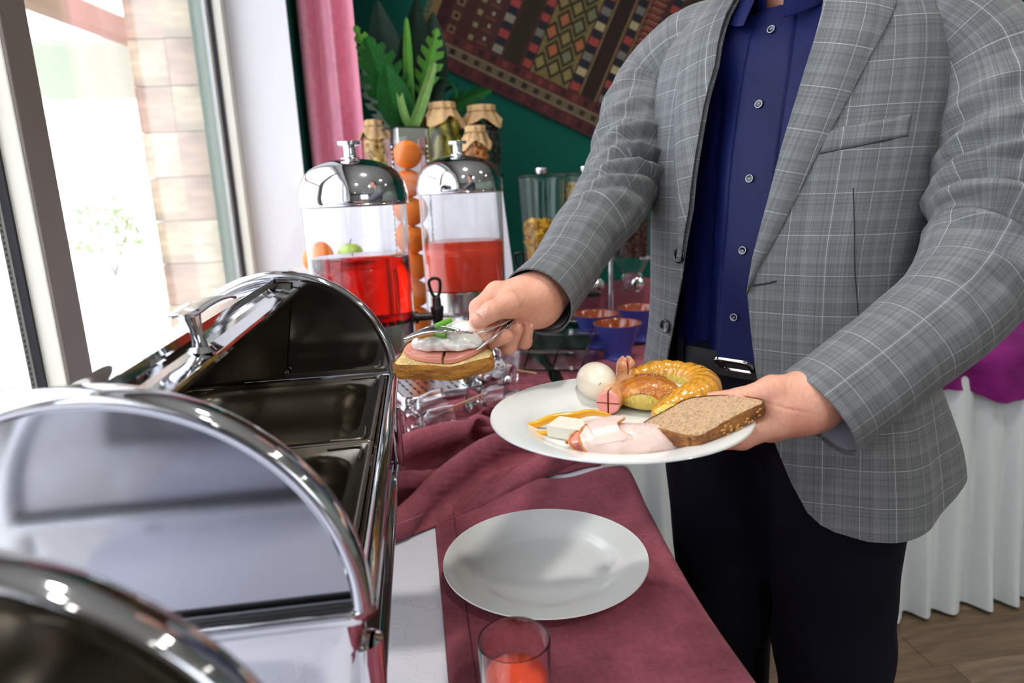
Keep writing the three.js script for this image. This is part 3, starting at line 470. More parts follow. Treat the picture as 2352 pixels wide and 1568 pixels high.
  // rolled-back lid over the window-side quarter
  const rl = R0 - 0.016, z0 = -0.012, z1 = -LEN + 0.012, A0 = 92, A1 = 183;
  const lid = part(t, 'roll_lid', sheet((u, v) => { const a = rad(lerp(A0, A1, v)), z = lerp(z0, z1, u); return [Math.cos(a) * rl, RIM + 0.004 + Math.sin(a) * rl, z, z, v * 0.26]; }, 30, 56, 0.0012), POLISHED);
  const e0 = rad(A0), c0 = [Math.cos(e0) * rl, RIM + 0.004 + Math.sin(e0) * rl];
  const stepProf = [[c0[0], c0[1]], [c0[0] + 0.001, c0[1] + 0.004], [c0[0] + 0.003, c0[1] + 0.0045], [c0[0] + 0.0045, c0[1] - 0.004], [c0[0] + 0.006, c0[1] - 0.0055], [c0[0] + 0.022, c0[1] - 0.0075], [c0[0] + 0.036, c0[1] - 0.011], [c0[0] + 0.0385, c0[1] - 0.010], [c0[0] + 0.0395, c0[1] - 0.013], [c0[0] + 0.038, c0[1] - 0.018]];
  part(lid, 'lid_lip', (() => { const n = stepProf.length; const P = [], I = []; stepProf.forEach(([x, y]) => P.push(x, y, z0, x, y, z1)); const P2 = []; const I2 = []; for (let k = 0; k < n - 1; k++) { const b = P2.length / 3; P2.push(...stepProf[k], z0, ...stepProf[k], z1, ...stepProf[k + 1], z0, ...stepProf[k + 1], z1); I2.push(b, b + 1, b + 3, b, b + 3, b + 2); } const g = new THREE.BufferGeometry(); g.setAttribute('position', new THREE.Float32BufferAttribute(P2, 3)); g.setIndex(I2); g.computeVertexNormals(); return g; })(), POLISHED);
  for (const z of [z0 - 0.001, z1 + 0.001]) {
    const pts = [[0, 0.004]]; for (let i = 0; i <= 30; i++) { const a = rad(lerp(81, 182, i / 30)); pts.push([Math.cos(a) * (rl - 0.0015), Math.sin(a) * (rl - 0.0015)]); }
    part(lid, 'lid_end', extrude(pts, 0.0012).translate(0, RIM + 0.004, z - 0.0006), INNER_STEEL);
    const s = z > zc ? -1 : 1;
    part(lid, 'pivot_bolt', [cyl(0.006, 0.006, 0.006, 20).rotateX(Math.PI / 2).translate(0, RIM + 0.014, z + s * 0.003), cyl(0.005, 0.0035, 0.003, 6).rotateX(Math.PI / 2).translate(0, RIM + 0.014, z + s * 0.007)], INNER_STEEL);
    part(lid, 'stop_stud', cyl(0.0065, 0.0055, 0.003, 24).rotateX(Math.PI / 2).translate(-0.085, RIM + 0.028, z + s * 0.002), INNER_STEEL);
  }
  // grip on the lip: short post carrying a long flat finger plate
  const hz = -0.205, hx = c0[0] + 0.022, hy = c0[1] - 0.007;
  const grip = part(lid, 'handle', [tube([V(hx, hy - 0.001, hz), V(hx, hy + 0.006, hz), V(hx - 0.002, hy + 0.02, hz), V(hx - 0.006, hy + 0.036, hz)], (q, a) => (0.0085 - 0.0035 * Math.sin(Math.PI * clamp(q * 1.1, 0, 1)) + 0.002 * q), 24, 20), cyl(0.014, 0.010, 0.005, 24, hx, hy + 0.001, hz)], POLISHED);
  part(grip, 'finger_plate', sheet((u, v) => { const z = lerp(-0.182, -0.335, v), e = Math.pow(Math.max(0.0, 1 - Math.pow(Math.abs(v - 0.5) * 2, 10)), 0.5), x = hx - 0.006 + (u - 0.5) * 0.027 * (0.6 + 0.4 * e); return [x, hy + 0.037 + 0.003 * Math.sin(Math.PI * v) - 0.0018 * Math.pow((u - 0.5) * 2, 2) - 0.006 * Math.pow(v, 4), z, u, v]; }, 14, 40, 0.0022), POLISHED);
  return t;
}
const warmer = makeWarmer('open steel roll-top warming dish with two pans, under the held slice of toast');
copyOf(warmer, 'steel roll-top warming dish cut off by the lower left corner of the photo', [-0.223, TOP + 0.001, 0.40]);
// leftovers in the far pan
{
  const t = thing('poached_egg', 'remains of a poached egg with yellow bits in the far pan of the open warmer', 'egg', [-0.165, TOP + 0.128, -0.955]);
  const w = phys(0xf2efe4, 0.3, { clearcoat: 0.5 });
  part(t, 'egg_white', nets((x, y, z) => { const q = noise(x * 60, z * 60) * 0.006; return Math.max(Math.hypot(x / 1.5, (y - 0.002) * 3.2, z) - 0.026 - q, -y) * 0.6; }, [-0.06, -0.004, -0.045], [0.06, 0.016, 0.045], 0.0024), w);
  const r = rngOf(8), y = std(0xf0a51e, 0.4);
  for (let k = 0; k < 5; k++) part(t, 'pepper_bit', rbox(0.012 + r() * 0.012, 0.005, 0.008, 0.0015).rotateY(r() * 3).rotateZ(0.3 * r()).translate(0.03 + r() * 0.045, 0.006 + 0.004 * r(), -0.02 + r() * 0.035), y, 'yellow pepper bit');
  part(t, 'chive', tube([V(0.028, 0.006, -0.02), V(0.05, 0.01, -0.028)], 0.002, 6, 8), std(0x4c8a2c, 0.5), 'green chive');
}
// ====================== far end of the buffet ======================
const glassy = (c, dist, o = {}) => phys(0xffffff, 0.02, { transmission: 1, ior: 1.34, thickness: 0.05, attenuationColor: new THREE.Color(c), attenuationDistance: dist, ...o });
const ACRYLIC = phys(0xffffff, 0.02, { transmission: 1, ior: 1.3, thickness: 0.003 });
// drink dispensers: pedestal, collar, clear tank, chrome dome lid with knob, black lever tap
function dispenser(label, pos, turn, drink, level) {
  const t = thing('drink_dispenser', label, 'drink dispenser', pos, turn, 'clear drink dispensers with chrome dome lids');
  const yb = 0.222, yt = 0.482, r = 0.104;
  part(t, 'base', [lathe(smoothProfile([[0, 0.03], [0.03, 0.03], [0.037, 0.04], [0.034, 0.07], [0.033, 0.12], [0.036, 0.165], [0.05, 0.175]], 40)), lathe([[0, 0.001], [0.085, 0.001], [0.09, 0.005], [0.09, 0.02], [0.084, 0.026], [0.06, 0.03], [0, 0.031]])], CHROME);
  part(t, 'collar', lathe([[0.05, 0.174], [0.096, 0.176], [0.101, 0.182], [0.103, 0.19], [0.103, 0.235], [0.1015, 0.24], [0.100, 0.236], [0.100, 0.2], [0, 0.2]]), STEEL);
  part(t, 'tank', lathe([[0, yb - 0.018], [0.096, yb - 0.018], [0.0995, yb - 0.012], [r - 0.001, yb + 0.02], [r, yb + 0.1], [r, yt], [r - 0.0025, yt], [r - 0.0025, yb + 0.1], [r - 0.0035, yb + 0.02], [0.094, yb - 0.008], [0, yb - 0.008]], 80), ACRYLIC);
  part(t, 'tank_seal', new THREE.TorusGeometry(r + 0.0004, 0.0035, 10, 72).rotateX(Math.PI / 2).translate(0, yt - 0.004, 0), std(0xb9b4b6, 0.5), 'pale rubber seal under the lid');
  part(t, 'drink', lathe([[0, yb - 0.0075], [0.0935, yb - 0.0075], [r - 0.0041, yb + 0.02], [r - 0.0031, yb + 0.1], [r - 0.003, level], [0, level]], 80), drink);
  const lid = part(t, 'dome_lid', lathe(smoothProfile([[0.107, yt - 0.004], [0.1085, yt + 0.004], [0.1075, yt + 0.02], [0.1, yt + 0.045], [0.082, yt + 0.066], [0.05, yt + 0.08], [0.02, yt + 0.0855], [0, yt + 0.0862]], 80).concat([[0, yt + 0.084]]), 96), CHROME);
  part(lid, 'lid_rim', new THREE.TorusGeometry(0.1072, 0.0022, 10, 96).rotateX(Math.PI / 2).translate(0, yt - 0.004, 0), CHROME);
  part(lid, 'knob', lathe(smoothProfile([[0.019, yt + 0.083], [0.019, yt + 0.087], [0.0125, yt + 0.09], [0.0115, yt + 0.1], [0.0125, yt + 0.109], [0.0215, yt + 0.112], [0.0225, yt + 0.116], [0.0215, yt + 0.119], [0, yt + 0.12]], 70), 40), CHROME);
  const tap = part(t, 'tap', [cyl(0.0085, 0.0085, 0.05, 20).rotateZ(Math.PI / 2).translate(r + 0.021, yb + 0.012, 0), cyl(0.014, 0.014, 0.007, 6).rotateZ(Math.PI / 2).translate(r + 0.0045, yb + 0.012, 0), lathe([[0, -0.03], [0.009, -0.03], [0.0105, -0.012], [0.0125, 0.004], [0.0145, 0.02], [0.0145, 0.026], [0.010, 0.028], [0.0095, 0.044], [0.0075, 0.05], [0, 0.051]], 28).translate(r + 0.05, yb + 0.006, 0)], BLACK);
  part(tap, 'tap_lever', tube([V(r + 0.046, yb + 0.053, 0), V(r + 0.0405, yb + 0.064, 0.001), V(r + 0.036, yb + 0.088, 0.003), V(r + 0.046, yb + 0.094, 0.003), V(r + 0.058, yb + 0.09, 0.003), V(r + 0.0585, yb + 0.066, 0.001), V(r + 0.054, yb + 0.053, 0)], 0.0036, 44, 10), BLACK);
  return t;
}
dispenser('clear dispenser of dark red drink, nearest the warming dish', [-0.125, TOP + 0.002, -1.445], rad(8), glassy(0xe03a0a, 0.11), 0.372);
dispenser('clear dispenser half full of opaque pink-red juice, on a steel pedestal', [0.11, TOP + 0.016, -1.755], rad(14), phys(0xff5236, 0.15, { transmission: 0.25, ior: 1.34, thickness: 0.05, attenuationColor: new THREE.Color(0xff4a28), attenuationDistance: 0.04 }), 0.356);
// slotted steel drip tray in front of the second dispenser
{
  const t = thing('drip_tray', 'slotted steel drip tray on the crumpled cloth in front of a dispenser', 'drip tray', [0.012, TOP + 0.022, -1.575], rad(16));
  part(t, 'tray_body', panSkin([[0.19, 0.165, 0.02, 0.03], [0.194, 0.169, 0.022, 0.028], [0.194, 0.169, 0.022, 0.004], [0.18, 0.155, 0.02, 0]]), CHROME);
  const grid = new THREE.Shape(roundRect(0.186, 0.161, 0.018).map(([a, b]) => new THREE.Vector2(a, b)));
  const slots = []; for (let j = 0; j < 4; j++) for (let i = 0; i < 9; i++) { const h = new THREE.Path(), x = -0.072 + i * 0.018, y = -0.0525 + j * 0.035; if (j === 1 && i > 2 && i < 6) continue; const q = roundRect(0.005, 0.027, 0.0024, 4).map(([a, b]) => new THREE.Vector2(x + a, y + b)); h.setFromPoints(q); grid.holes.push(h); }
  part(t, 'slotted_grid', new THREE.ExtrudeGeometry(grid, { depth: 0.0025, bevelEnabled: false }).rotateX(-Math.PI / 2).translate(0, 0.03, 0), STEEL);
}
// oranges stacked in a clear square column
{
  const X = -0.018, Z = -1.955, t = thing('acrylic_column', 'tall clear square tube packed with oranges between the dispensers', 'display tube', [X, TOP + 0.012, Z], rad(12));
  part(t, 'column_base', rbox(0.16, 0.012, 0.16, 0.003, 0, 0.006, 0), ACRYLIC);
  const w = 0.0455, h = 0.62; const walls = [];
  for (const [dx, dz, a, b] of [[w, 0, 0.003, 2 * w + 0.003], [-w, 0, 0.003, 2 * w + 0.003], [0, w, 2 * w - 0.003, 0.003], [0, -w, 2 * w - 0.003, 0.003]]) walls.push(box(a, h, b, dx, 0.012 + h / 2, dz));
  part(t, 'column_wall', walls, ACRYLIC);
  const studs = []; for (let k = 0; k < 46; k++) for (const [sx, sz] of [[1, 1], [-1, 1]]) studs.push(new THREE.SphereGeometry(0.0021 + 0.0008 * Math.sin(k * 1.7), 8, 6).translate(sx * (w + 0.002), 0.03 + k * 0.0128, sz * (w + 0.002)));
  part(t, 'edge_beads', studs, phys(0xffffff, 0.05, { clearcoat: 1 }), 'row of small white beads along the edges').userData.kind = 'stuff';
  const peel = bump(256, 256, (u, v) => 0.5 + 0.5 * (tn(u, v, 64) - 0.5) + 0.4 * (tn(u, v, 32) - 0.5), 0.5, 0.5), om = phys(0xf27c04, 0.42, { bumpMap: peel, bumpScale: 0.0012 });
  const place = ['topmost of the oranges stacked in the clear tube', 'second orange from the top of the clear tube', 'third orange from the top of the clear tube', 'fourth orange from the top of the clear tube', 'fifth orange from the top of the clear tube', 'sixth orange from the top of the clear tube', 'seventh orange from the top of the clear tube', 'lowest orange in the clear tube'];
  let first; const r = rngOf(4);
  for (let k = 0; k < 8; k++) {
    const y = TOP + 0.024 + 0.575 - k * 0.0765, p = [X + (r() - 0.5) * 0.005, y, Z + (r() - 0.5) * 0.005], lab = 'orange, ' + place[k];
    if (!first) { first = thing('orange', lab, 'orange', p, 0, 'oranges stacked in a clear tube'); part(first, 'peel', new THREE.SphereGeometry(0.0402, 40, 28).scale(1, 0.95, 1), om); part(first, 'stem_end', lathe([[0, 0.0385], [0.004, 0.0388], [0.0045, 0.0375], [0, 0.036]], 10), std(0x6d7a2c, 0.8)); }
    else copyOf(first, lab, p, [r() * 1.5, r() * 6, r()]);
  }
  // fruit stand behind the first dispenser
  const f = thing('fruit_stand', 'white pedestal dish holding fruit behind the dispenser of dark red drink', 'fruit dish', [-0.25, TOP + 0.002, -1.9]);
  part(f, 'pedestal', lathe(smoothProfile([[0.07, 0.0], [0.065, 0.012], [0.022, 0.03], [0.016, 0.15], [0.02, 0.27], [0.05, 0.285]], 50)), WHITE_CHINA);
  part(f, 'dish', lathe([[0, 0.284], [0.05, 0.284], [0.085, 0.292], [0.105, 0.306], [0.105, 0.309], [0.084, 0.297], [0.05, 0.29], [0, 0.29]]), WHITE_CHINA);
  copyOf(first, 'orange lying on the white pedestal dish, seen blurred through the dispenser', [-0.272, TOP + 0.336, -1.89], [0.4, 1, 0.3]); 
  const lime = thing('green_fruit', 'pale green round fruit on the white pedestal dish beside the orange', 'fruit', [-0.188, TOP + 0.3, -1.9]);
  part(lime, 'fruit_skin', lathe(smoothProfile([[0, 0.004], [0.012, 0], [0.028, 0.012], [0.036, 0.035], [0.032, 0.055], [0.016, 0.066], [0.006, 0.06], [0, 0.058]], 50), 40), phys(0xa8c455, 0.3, { clearcoat: 0.4 }));
  part(lime, 'stem', tube([V(0, 0.058, 0), V(0.002, 0.07, 0), V(0.006, 0.078, 0.001)], 0.0014, 8, 8), std(0x5a4327, 0.8));
}
// preserving jars with tied paper covers
const PAPER = std(0xffffff, 0.85, { map: woven([206, 166, 118], 91, 0.12) });
const JAR = phys(0xffffff, 0.02, { transmission: 1, ior: 1.25, thickness: 0.003 });
function jar(label, pos, r, h, fill, coverDrop, seed) {
  const t = thing('preserving_jar', label, 'jar', pos, seed);
  const q = 0.0035, n = r * 0.62, out = [[0, 0], [r - 0.012, 0], [r - 0.002, 0.008], [r, 0.02], [r, h * 0.66], [r * 0.96, h * 0.74], [n + 0.006, h * 0.86], [n, h * 0.9], [n, h]], inn = [[n - q, h], [n - q, h * 0.9], [n + 0.003, h * 0.86], [r * 0.96 - q, h * 0.74], [r - q, h * 0.66], [r - q, 0.02], [r - 0.014, 0.006], [0, 0.006]];
  part(t, 'jar_glass', lathe(smoothProfile(out.slice(2), 40).length ? out.concat(inn) : out, 56), JAR);
  fill(t, r - q - 0.001, h * 0.8);
  const rr = rngOf(seed * 10 + 3), ph = rr() * 6;
  part(t, 'paper_cover', sheet((u, v) => { const a = u * 2 * Math.PI, cr = 1 + 0.05 * Math.sin(a * 9 + ph); let R, y; if (v < 0.35) { R = (v / 0.35) * (n + 0.003); y = h + 0.003; } else if (v < 0.5) { R = n + 0.003 + 0.001; y = h + 0.003 - (v - 0.35) / 0.15 * 0.022; } else { const w = (v - 0.5) / 0.5, corner = Math.pow(Math.abs(Math.cos(a * 2 + ph)), 1.5); R = n + 0.004 + w * (r - n + 0.006) * (0.6 + 0.45 * corner); y = h - 0.019 - w * coverDrop * (0.45 + 0.65 * corner) - 0.004 * Math.sin(a * 7 + ph) * w; } return [Math.cos(a) * R * cr, y, Math.sin(a) * R * cr, a * n, v * 0.12]; }, 96, 30, 0.0008), PAPER);
  part(t, 'string_tie', [0, 1].map((k) => new THREE.TorusGeometry(n + 0.0055, 0.0014, 8, 48).rotateX(Math.PI / 2 + 0.03 * k).translate(0, h - 0.018 - k * 0.0026, 0)), std(0x9a7a4a, 0.9));
  return t;
}
const pieces = (geo, mat, seed, place, n, name, tint) => (t, r, h) => {  // jarful of uncountable pieces
  const rr = rngOf(seed), m = new THREE.InstancedMesh(geo, mat, n), M = new THREE.Matrix4(), Q = new THREE.Quaternion(), c = new THREE.Color(); let k = 0;
  for (; k < n; k++) { const a = rr() * 6.283, q = (r - place) * Math.sqrt(rr()), s = 0.8 + 0.4 * rr(); Q.setFromEuler(new THREE.Euler(rr() * 6.3, rr() * 6.3, rr() * 6.3)); M.compose(V(Math.cos(a) * q, place + 0.006 + (h - 2 * place) * (k / n), Math.sin(a) * q), Q, V(s, s, s)); m.setMatrixAt(k, M); m.setColorAt(k, c.set(0xffffff).multiplyScalar(0.75 + 0.25 * rr())); }
  m.name = name; m.userData.kind = 'stuff'; m.castShadow = true; t.add(m);
};
const gherkin = tube([V(-0.003, -0.035, 0), V(0.003, -0.012, 0), V(0.003, 0.012, 0), V(-0.003, 0.035, 0)], (q) => 0.0125 * Math.sqrt(Math.max(0.02, Math.sin(Math.PI * clamp(q, 0.03, 0.97)))), 18, 12);
const RISER = TOP + 0.53;
jar('tall jar of yellow-green pickles with brown paper cover on the riser', [0.106, RISER, -2.4], 0.064, 0.252, (t, r, h) => {
  const rr = rngOf(12), m = phys(0xc2ba36, 0.35, { clearcoat: 0.3 });
  for (let k = 0; k < 26; k++) { const ring = k % 3, a = k * 2.399, q = ring === 0 ? 0.012 : r - 0.017, g = part(t, 'pickle', gherkin, m); g.position.set(Math.cos(a) * q, 0.05 + Math.floor(k / 9) * 0.062, Math.sin(a) * q); g.rotation.set((rr() - 0.5) * 0.4, rr() * 6, (rr() - 0.5) * 0.4); g.scale.set(1, 1, 1); }
  part(t, 'brine', lathe([[0, 0.008], [r - 0.002, 0.012], [r - 0.0005, 0.03], [r - 0.0005, h * 0.86], [0, h * 0.86]], 40), glassy(0xe8d860, 0.2));
}, 0.055, 1);
jar('big jar of dark preserves with crinkled paper cover, last on the riser', [0.243, RISER, -2.46], 0.07, 0.246, (t, r, h) => {
  pieces(new THREE.SphereGeometry(0.012, 12, 8), phys(0x262a1c, 0.4), 31, 0.012, 260, 'dark_preserves')(t, r, h * 0.98);
}, 0.05, 2);
jar('small jar of orange preserves with paper cover in front of the big jar', [0.207, RISER, -2.325], 0.046, 0.168, (t, r, h) => pieces(new THREE.SphereGeometry(0.0085, 10, 8).scale(1, 0.7, 1), phys(0xe08a2a, 0.4, { clearcoat: 0.3 }), 33, 0.009, 300, 'orange_preserves')(t, r, h), 0.05, 4);
jar('jar of pickled yellow mushrooms beside the pink curtain', [-0.118, RISER, -2.47], 0.055, 0.21, (t, r, h) => pieces(lathe(smoothProfile([[0, 0.008], [0.01, 0.005], [0.014, -0.002], [0.005, -0.004], [0.004, -0.014], [0, -0.015]], 24), 14), phys(0xd0a548, 0.4, { clearcoat: 0.3 }), 35, 0.014, 190, 'pickled_mushrooms')(t, r, h), 0.045, 3);
// leafy plant in a polished square planter
{
  const t = thing('leafy_plant', 'bushy green plant in a polished square steel planter between the jars', 'plant', [-0.02, RISER, -2.395]);
  const pl = part(t, 'planter', panSkin([[0.118, 0.118, 0.003, 0.172], [0.118, 0.118, 0.003, 0.002], [0.112, 0.112, 0.003, 0]]).rotateY(rad(28)), std(0xd8d4d0, 0.12, { metalness: 1 }));
  part(pl, 'planter_rim', panSkin([[0.12, 0.12, 0.003, 0.172], [0.12, 0.12, 0.003, 0.178], [0.104, 0.104, 0.003, 0.178], [0.104, 0.104, 0.003, 0.165]]).rotateY(rad(28)), std(0x15151a, 0.4));
  part(t, 'soil', cyl(0.05, 0.05, 0.01, 24, 0, 0.16, 0), std(0x2b1d14, 0.95));
  const leafMat = (c, tip) => phys(0xffffff, 0.6, { map: pixelTex(64, 128, (i, j) => { const u = Math.abs(i / 64 - 0.5) * 2, v = j / 128, vein = (Math.sin((v * 14 - u * 2.4) * 6.283) > 0.7 ? 0.14 : 0), mid = u < 0.06 ? 0.25 : 0, k = 0.82 + vein + mid + 0.18 * (tn(i / 64, v, 16) - 0.5); return [0, 1, 2].map((q) => clamp(lerp(c[q], tip[q], v) * k, 0, 255)); }, 1, 1), transmission: 0.1, thickness: 0, specularIntensity: 0.5 });
  const bright = leafMat([62, 124, 36], [96, 160, 50]), mid = leafMat([22, 86, 34], [34, 112, 40]), dark = leafMat([10, 40, 26], [12, 48, 32]), grey = leafMat([150, 160, 148], [60, 84, 66]), pale = leafMat([120, 168, 84], [150, 190, 110]);
  // a leaf: spine points, half width, lobes (0 entire, else pinnate lobes), facing
  const leaf = (pts, w, mat, { lobes = 0, twist = 0, fold = 0.25, blade = 0, cut = 0.85 } = {}) => {
    const c = new THREE.CatmullRomCurve3(pts.map(([a, b, d]) => V(a, b, d))), L = c.getLength();
    const up = V(0.1, 0.15, 1);
    const g = sheet((u, v) => {
      const s = (u - 0.5) * 2, P = c.getPointAt(v), T = c.getTangentAt(v), side = V().crossVectors(T, up).normalize().applyAxisAngle(T, twist), nor = V().crossVectors(side, T).normalize();
      let W = blade ? w * Math.min(1, v * 8 + 0.4) * Math.sqrt(Math.max(0, 1 - Math.pow(v, 3.5))) : w * Math.pow(Math.sin(Math.PI * clamp(Math.pow(v, 0.8) * 0.96 + 0.03, 0, 1)), 0.8);
      if (lobes) { const f = (v * lobes) % 1; W *= 1 - cut * smooth(Math.abs(s), 0.12, 0.3) * (f < 0.32 ? 1 : 0) * (v > 0.1 ? 1 : 0); W *= lerp(1, 0.85 + 0.15 * f, 1); }
      if (v < 0.1 && !blade) W = Math.min(W, 0.003 + w * Math.max(0, v - 0.06) * 4);
      const q = P.clone().addScaledVector(side, s * W).addScaledVector(nor, Math.abs(s) * W * fold).addScaledVector(T, lobes ? Math.abs(s) * W * 0.55 : 0);
      return [q.x, q.y, q.z, u, v];
    }, 8, lobes ? lobes * 8 : 36, 0.0006);
    part(t, 'leaf', g, mat);
  };
  const b = 0.165;
  leaf([[0.02, b, 0], [0.022, 0.3, 0.01], [0.03, 0.52, 0.0]], 0.017, bright, { blade: 1 });
  leaf([[0.02, b, 0.03], [0.0, 0.22, 0.045], [-0.014, 0.315, 0.05]], 0.013, pale, { blade: 1 });
  leaf([[0.022, b, 0.03], [0.06, 0.25, 0.045], [0.112, 0.375, 0.04]], 0.018, pale, { blade: 1, twist: 0.2 });
  leaf([[0.05, 0.26, -0.02], [0.095, 0.38, -0.02], [0.128, 0.49, -0.03]], 0.045, bright, { lobes: 6, cut: 0.6 });
  leaf([[0, b, -0.03], [-0.04, 0.38, -0.04], [-0.06, 0.575, -0.03]], 0.07, dark, {});
  leaf([[0.01, b, -0.05], [0.04, 0.4, -0.05], [0.07, 0.59, -0.03]], 0.062, dark, { twist: 0.3 });
  leaf([[0.03, b, -0.04], [0.1, 0.4, -0.08], [0.12, 0.55, -0.08]], 0.07, dark, { twist: -0.2 });
  leaf([[-0.01, b, -0.02], [-0.07, 0.34, 0.0], [-0.135, 0.49, 0.02]], 0.06, bright, { lobes: 10, cut: 0.6, twist: 0.3 });
  leaf([[0, b, 0.0], [-0.05, 0.3, 0.03], [-0.1, 0.45, 0.05]], 0.085, mid, { lobes: 7, cut: 0.3, twist: 0.25 });
  leaf([[0.0, b, 0.02], [-0.03, 0.26, 0.05], [-0.045, 0.37, 0.06]], 0.06, mid, { twist: 0.2 });
  leaf([[-0.03, b, -0.02], [-0.08, 0.25, -0.02], [-0.125, 0.36, -0.03]], 0.04, grey, { lobes: 6, cut: 0.5 });
  leaf([[0.04, b, -0.03], [0.075, 0.29, -0.05], [0.13, 0.335, -0.05], [0.175, 0.31, -0.04], [0.18, 0.27, -0.035]], 0.012, mid, { blade: 1, twist: 1.2 });
  leaf([[0.04, b, -0.03], [0.09, 0.24, -0.05], [0.14, 0.3, -0.05], [0.19, 0.315, -0.05]], 0.011, dark, { blade: 1, twist: 0.8 });
  leaf([[0.06, b, -0.07], [0.15, 0.24, -0.1], [0.25, 0.29, -0.12], [0.31, 0.305, -0.12]], 0.045, mid, { lobes: 8, cut: 0.4, twist: 0.5 });
  leaf([[0.02, b, -0.05], [0.06, 0.3, -0.06], [0.085, 0.42, -0.06]], 0.04, grey, { twist: -0.4 });
  leaf([[0.0, b, -0.05], [-0.02, 0.3, -0.08], [-0.1, 0.5, -0.1]], 0.075, dark, {});
}
// cereal dispensers on stands
function cerealDispenser(label, pos, flakes, n, fillTo, turn) {
  const t = thing('cereal_dispenser', label, 'cereal dispenser', pos, turn, 'clear cereal dispensers on chrome stands');
  const R = 0.074, y0 = 0.24, y1 = 0.515;
  part(t, 'canister', lathe([[0.03, y0 - 0.05], [0.034, y0 - 0.045], [R - 0.012, y0], [R, y1], [R - 0.003, y1], [R - 0.015, y0 + 0.002], [0.031, y0 - 0.042], [0.027, y0 - 0.05]], 64), ACRYLIC);
  const lid = part(t, 'lid', [lathe([[0, y1 + 0.001], [R + 0.003, y1 + 0.001], [R + 0.003, y1 + 0.008], [R - 0.004, y1 + 0.011], [0, y1 + 0.011]], 64)], ACRYLIC);
  part(lid, 'lid_knob', lathe(smoothProfile([[0.018, y1 + 0.011], [0.02, y1 + 0.018], [0.021, y1 + 0.026], [0.018, y1 + 0.031], [0, y1 + 0.032]], 30), 28), CHROME);
  const rr = rngOf(n), m = new THREE.InstancedMesh(flakes[0], flakes[1], n), M = new THREE.Matrix4(), Q = new THREE.Quaternion(), c = new THREE.Color();
  for (let k = 0; k < n; k++) { const y = lerp(y0 + 0.008, fillTo, k / n), rMax = lerp(R - 0.028, R - 0.014, (y - y0) / (y1 - y0)), a = rr() * 6.283, q = rMax * Math.pow(rr(), 0.35), s = 0.8 + 0.4 * rr(); Q.setFromEuler(new THREE.Euler(rr() * 6, rr() * 6, rr() * 6)); M.compose(V(Math.cos(a) * q, y, Math.sin(a) * q), Q, V(s, s, s)); m.setMatrixAt(k, M); m.setColorAt(k, c.set(0xffffff).multiplyScalar(0.75 + 0.25 * rr())); }
  m.name = 'cereal'; m.userData.kind = 'stuff'; m.castShadow = true; t.add(m);
  part(t, 'outlet', [lathe([[0.031, y0 - 0.048], [0.036, y0 - 0.056], [0.036, y0 - 0.09], [0.026, y0 - 0.11], [0.023, y0 - 0.11], [0.033, y0 - 0.089], [0.033, y0 - 0.057], [0.028, y0 - 0.05]], 40)], ACRYLIC);
  const knob = part(t, 'turn_knob', [cyl(0.008, 0.008, 0.05, 16).rotateX(Math.PI / 2).translate(0, y0 - 0.072, 0.055), lathe(smoothProfile([[0.008, 0], [0.02, 0.004], [0.022, 0.012], [0.017, 0.02], [0, 0.022]], 24), 24).rotateX(Math.PI / 2).translate(0, y0 - 0.072, 0.078)], CHROME);
  part(t, 'stand_post', [cyl(0.009, 0.009, y0 + 0.06, 20, 0.084, (y0 + 0.06) / 2, 0.0), rbox(0.06, 0.012, 0.02, 0.003, 0.055, y0 + 0.0, 0)], CHROME);
  part(t, 'stand_base', rbox(0.135, 0.014, 0.2, 0.005, 0.026, 0.007, 0.0), BLACK);
  return t;
}
const flake = sheet((u, v) => { const a = (u - 0.5) * 0.024, b = (v - 0.5) * 0.019; return [a, 12 * (a * a + b * b) + 0.0018 * Math.sin(u * 9 + v * 5), b]; }, 4, 3, 0.0012);
cerealDispenser('clear cereal dispenser of yellow cornflakes, its lower half behind the grey sleeve', [0.402, TOP + 0.012, -2.215], [flake, std(0xe8b42e, 0.6)], 900, 0.375, rad(-10));
cerealDispenser('clear cereal dispenser of pale flakes, mostly hidden by the grey sleeve', [0.552, TOP + 0.012, -2.235], [flake, std(0xe2c27a, 0.65)], 1100, 0.49, rad(8));
cerealDispenser('clear cereal dispenser of brown chocolate balls beside the jacket', [0.70, TOP + 0.012, -2.215], [new THREE.SphereGeometry(0.0058, 10, 8), std(0x4e2416, 0.7)], 1900, 0.47, rad(-6));
// blue cups glazed brown inside
{
  const inside = phys(0x8a3a12, 0.15, { clearcoat: 0.8, clearcoatRoughness: 0.08 }), blue = phys(0x343c8c, 0.45, { clearcoat: 0.15 });
  const t = thing('blue_cup', 'blue cup with brown glazed inside, nearest the sausages on the held plate', 'cup', [0.527, TOP + 0.018, -1.8], 0, 'blue cups with brown glazed insides');
  part(t, 'cup_body', lathe([[0, 0.004], [0.034, 0.003], [0.039, 0], [0.042, 0.003], [0.041, 0.01], [0.037, 0.016], [0.0395, 0.03], [0.054, 0.075], [0.0655, 0.101], [0.067, 0.104]], 64), blue);
  part(t, 'glaze_inside', lathe([[0.067, 0.104], [0.0655, 0.1055], [0.0625, 0.103], [0.05, 0.075], [0.036, 0.032], [0.03, 0.02], [0, 0.016]], 64), inside, 'glossy brown inside');
  copyOf(t, 'blue cup with brown glazed inside, behind and left of the nearest blue cup', [0.505, TOP + 0.02, -1.945]);
  copyOf(t, 'blue cup with brown glazed inside, farthest back, half hidden by the jacket', [0.655, TOP + 0.02, -2.0]);
}
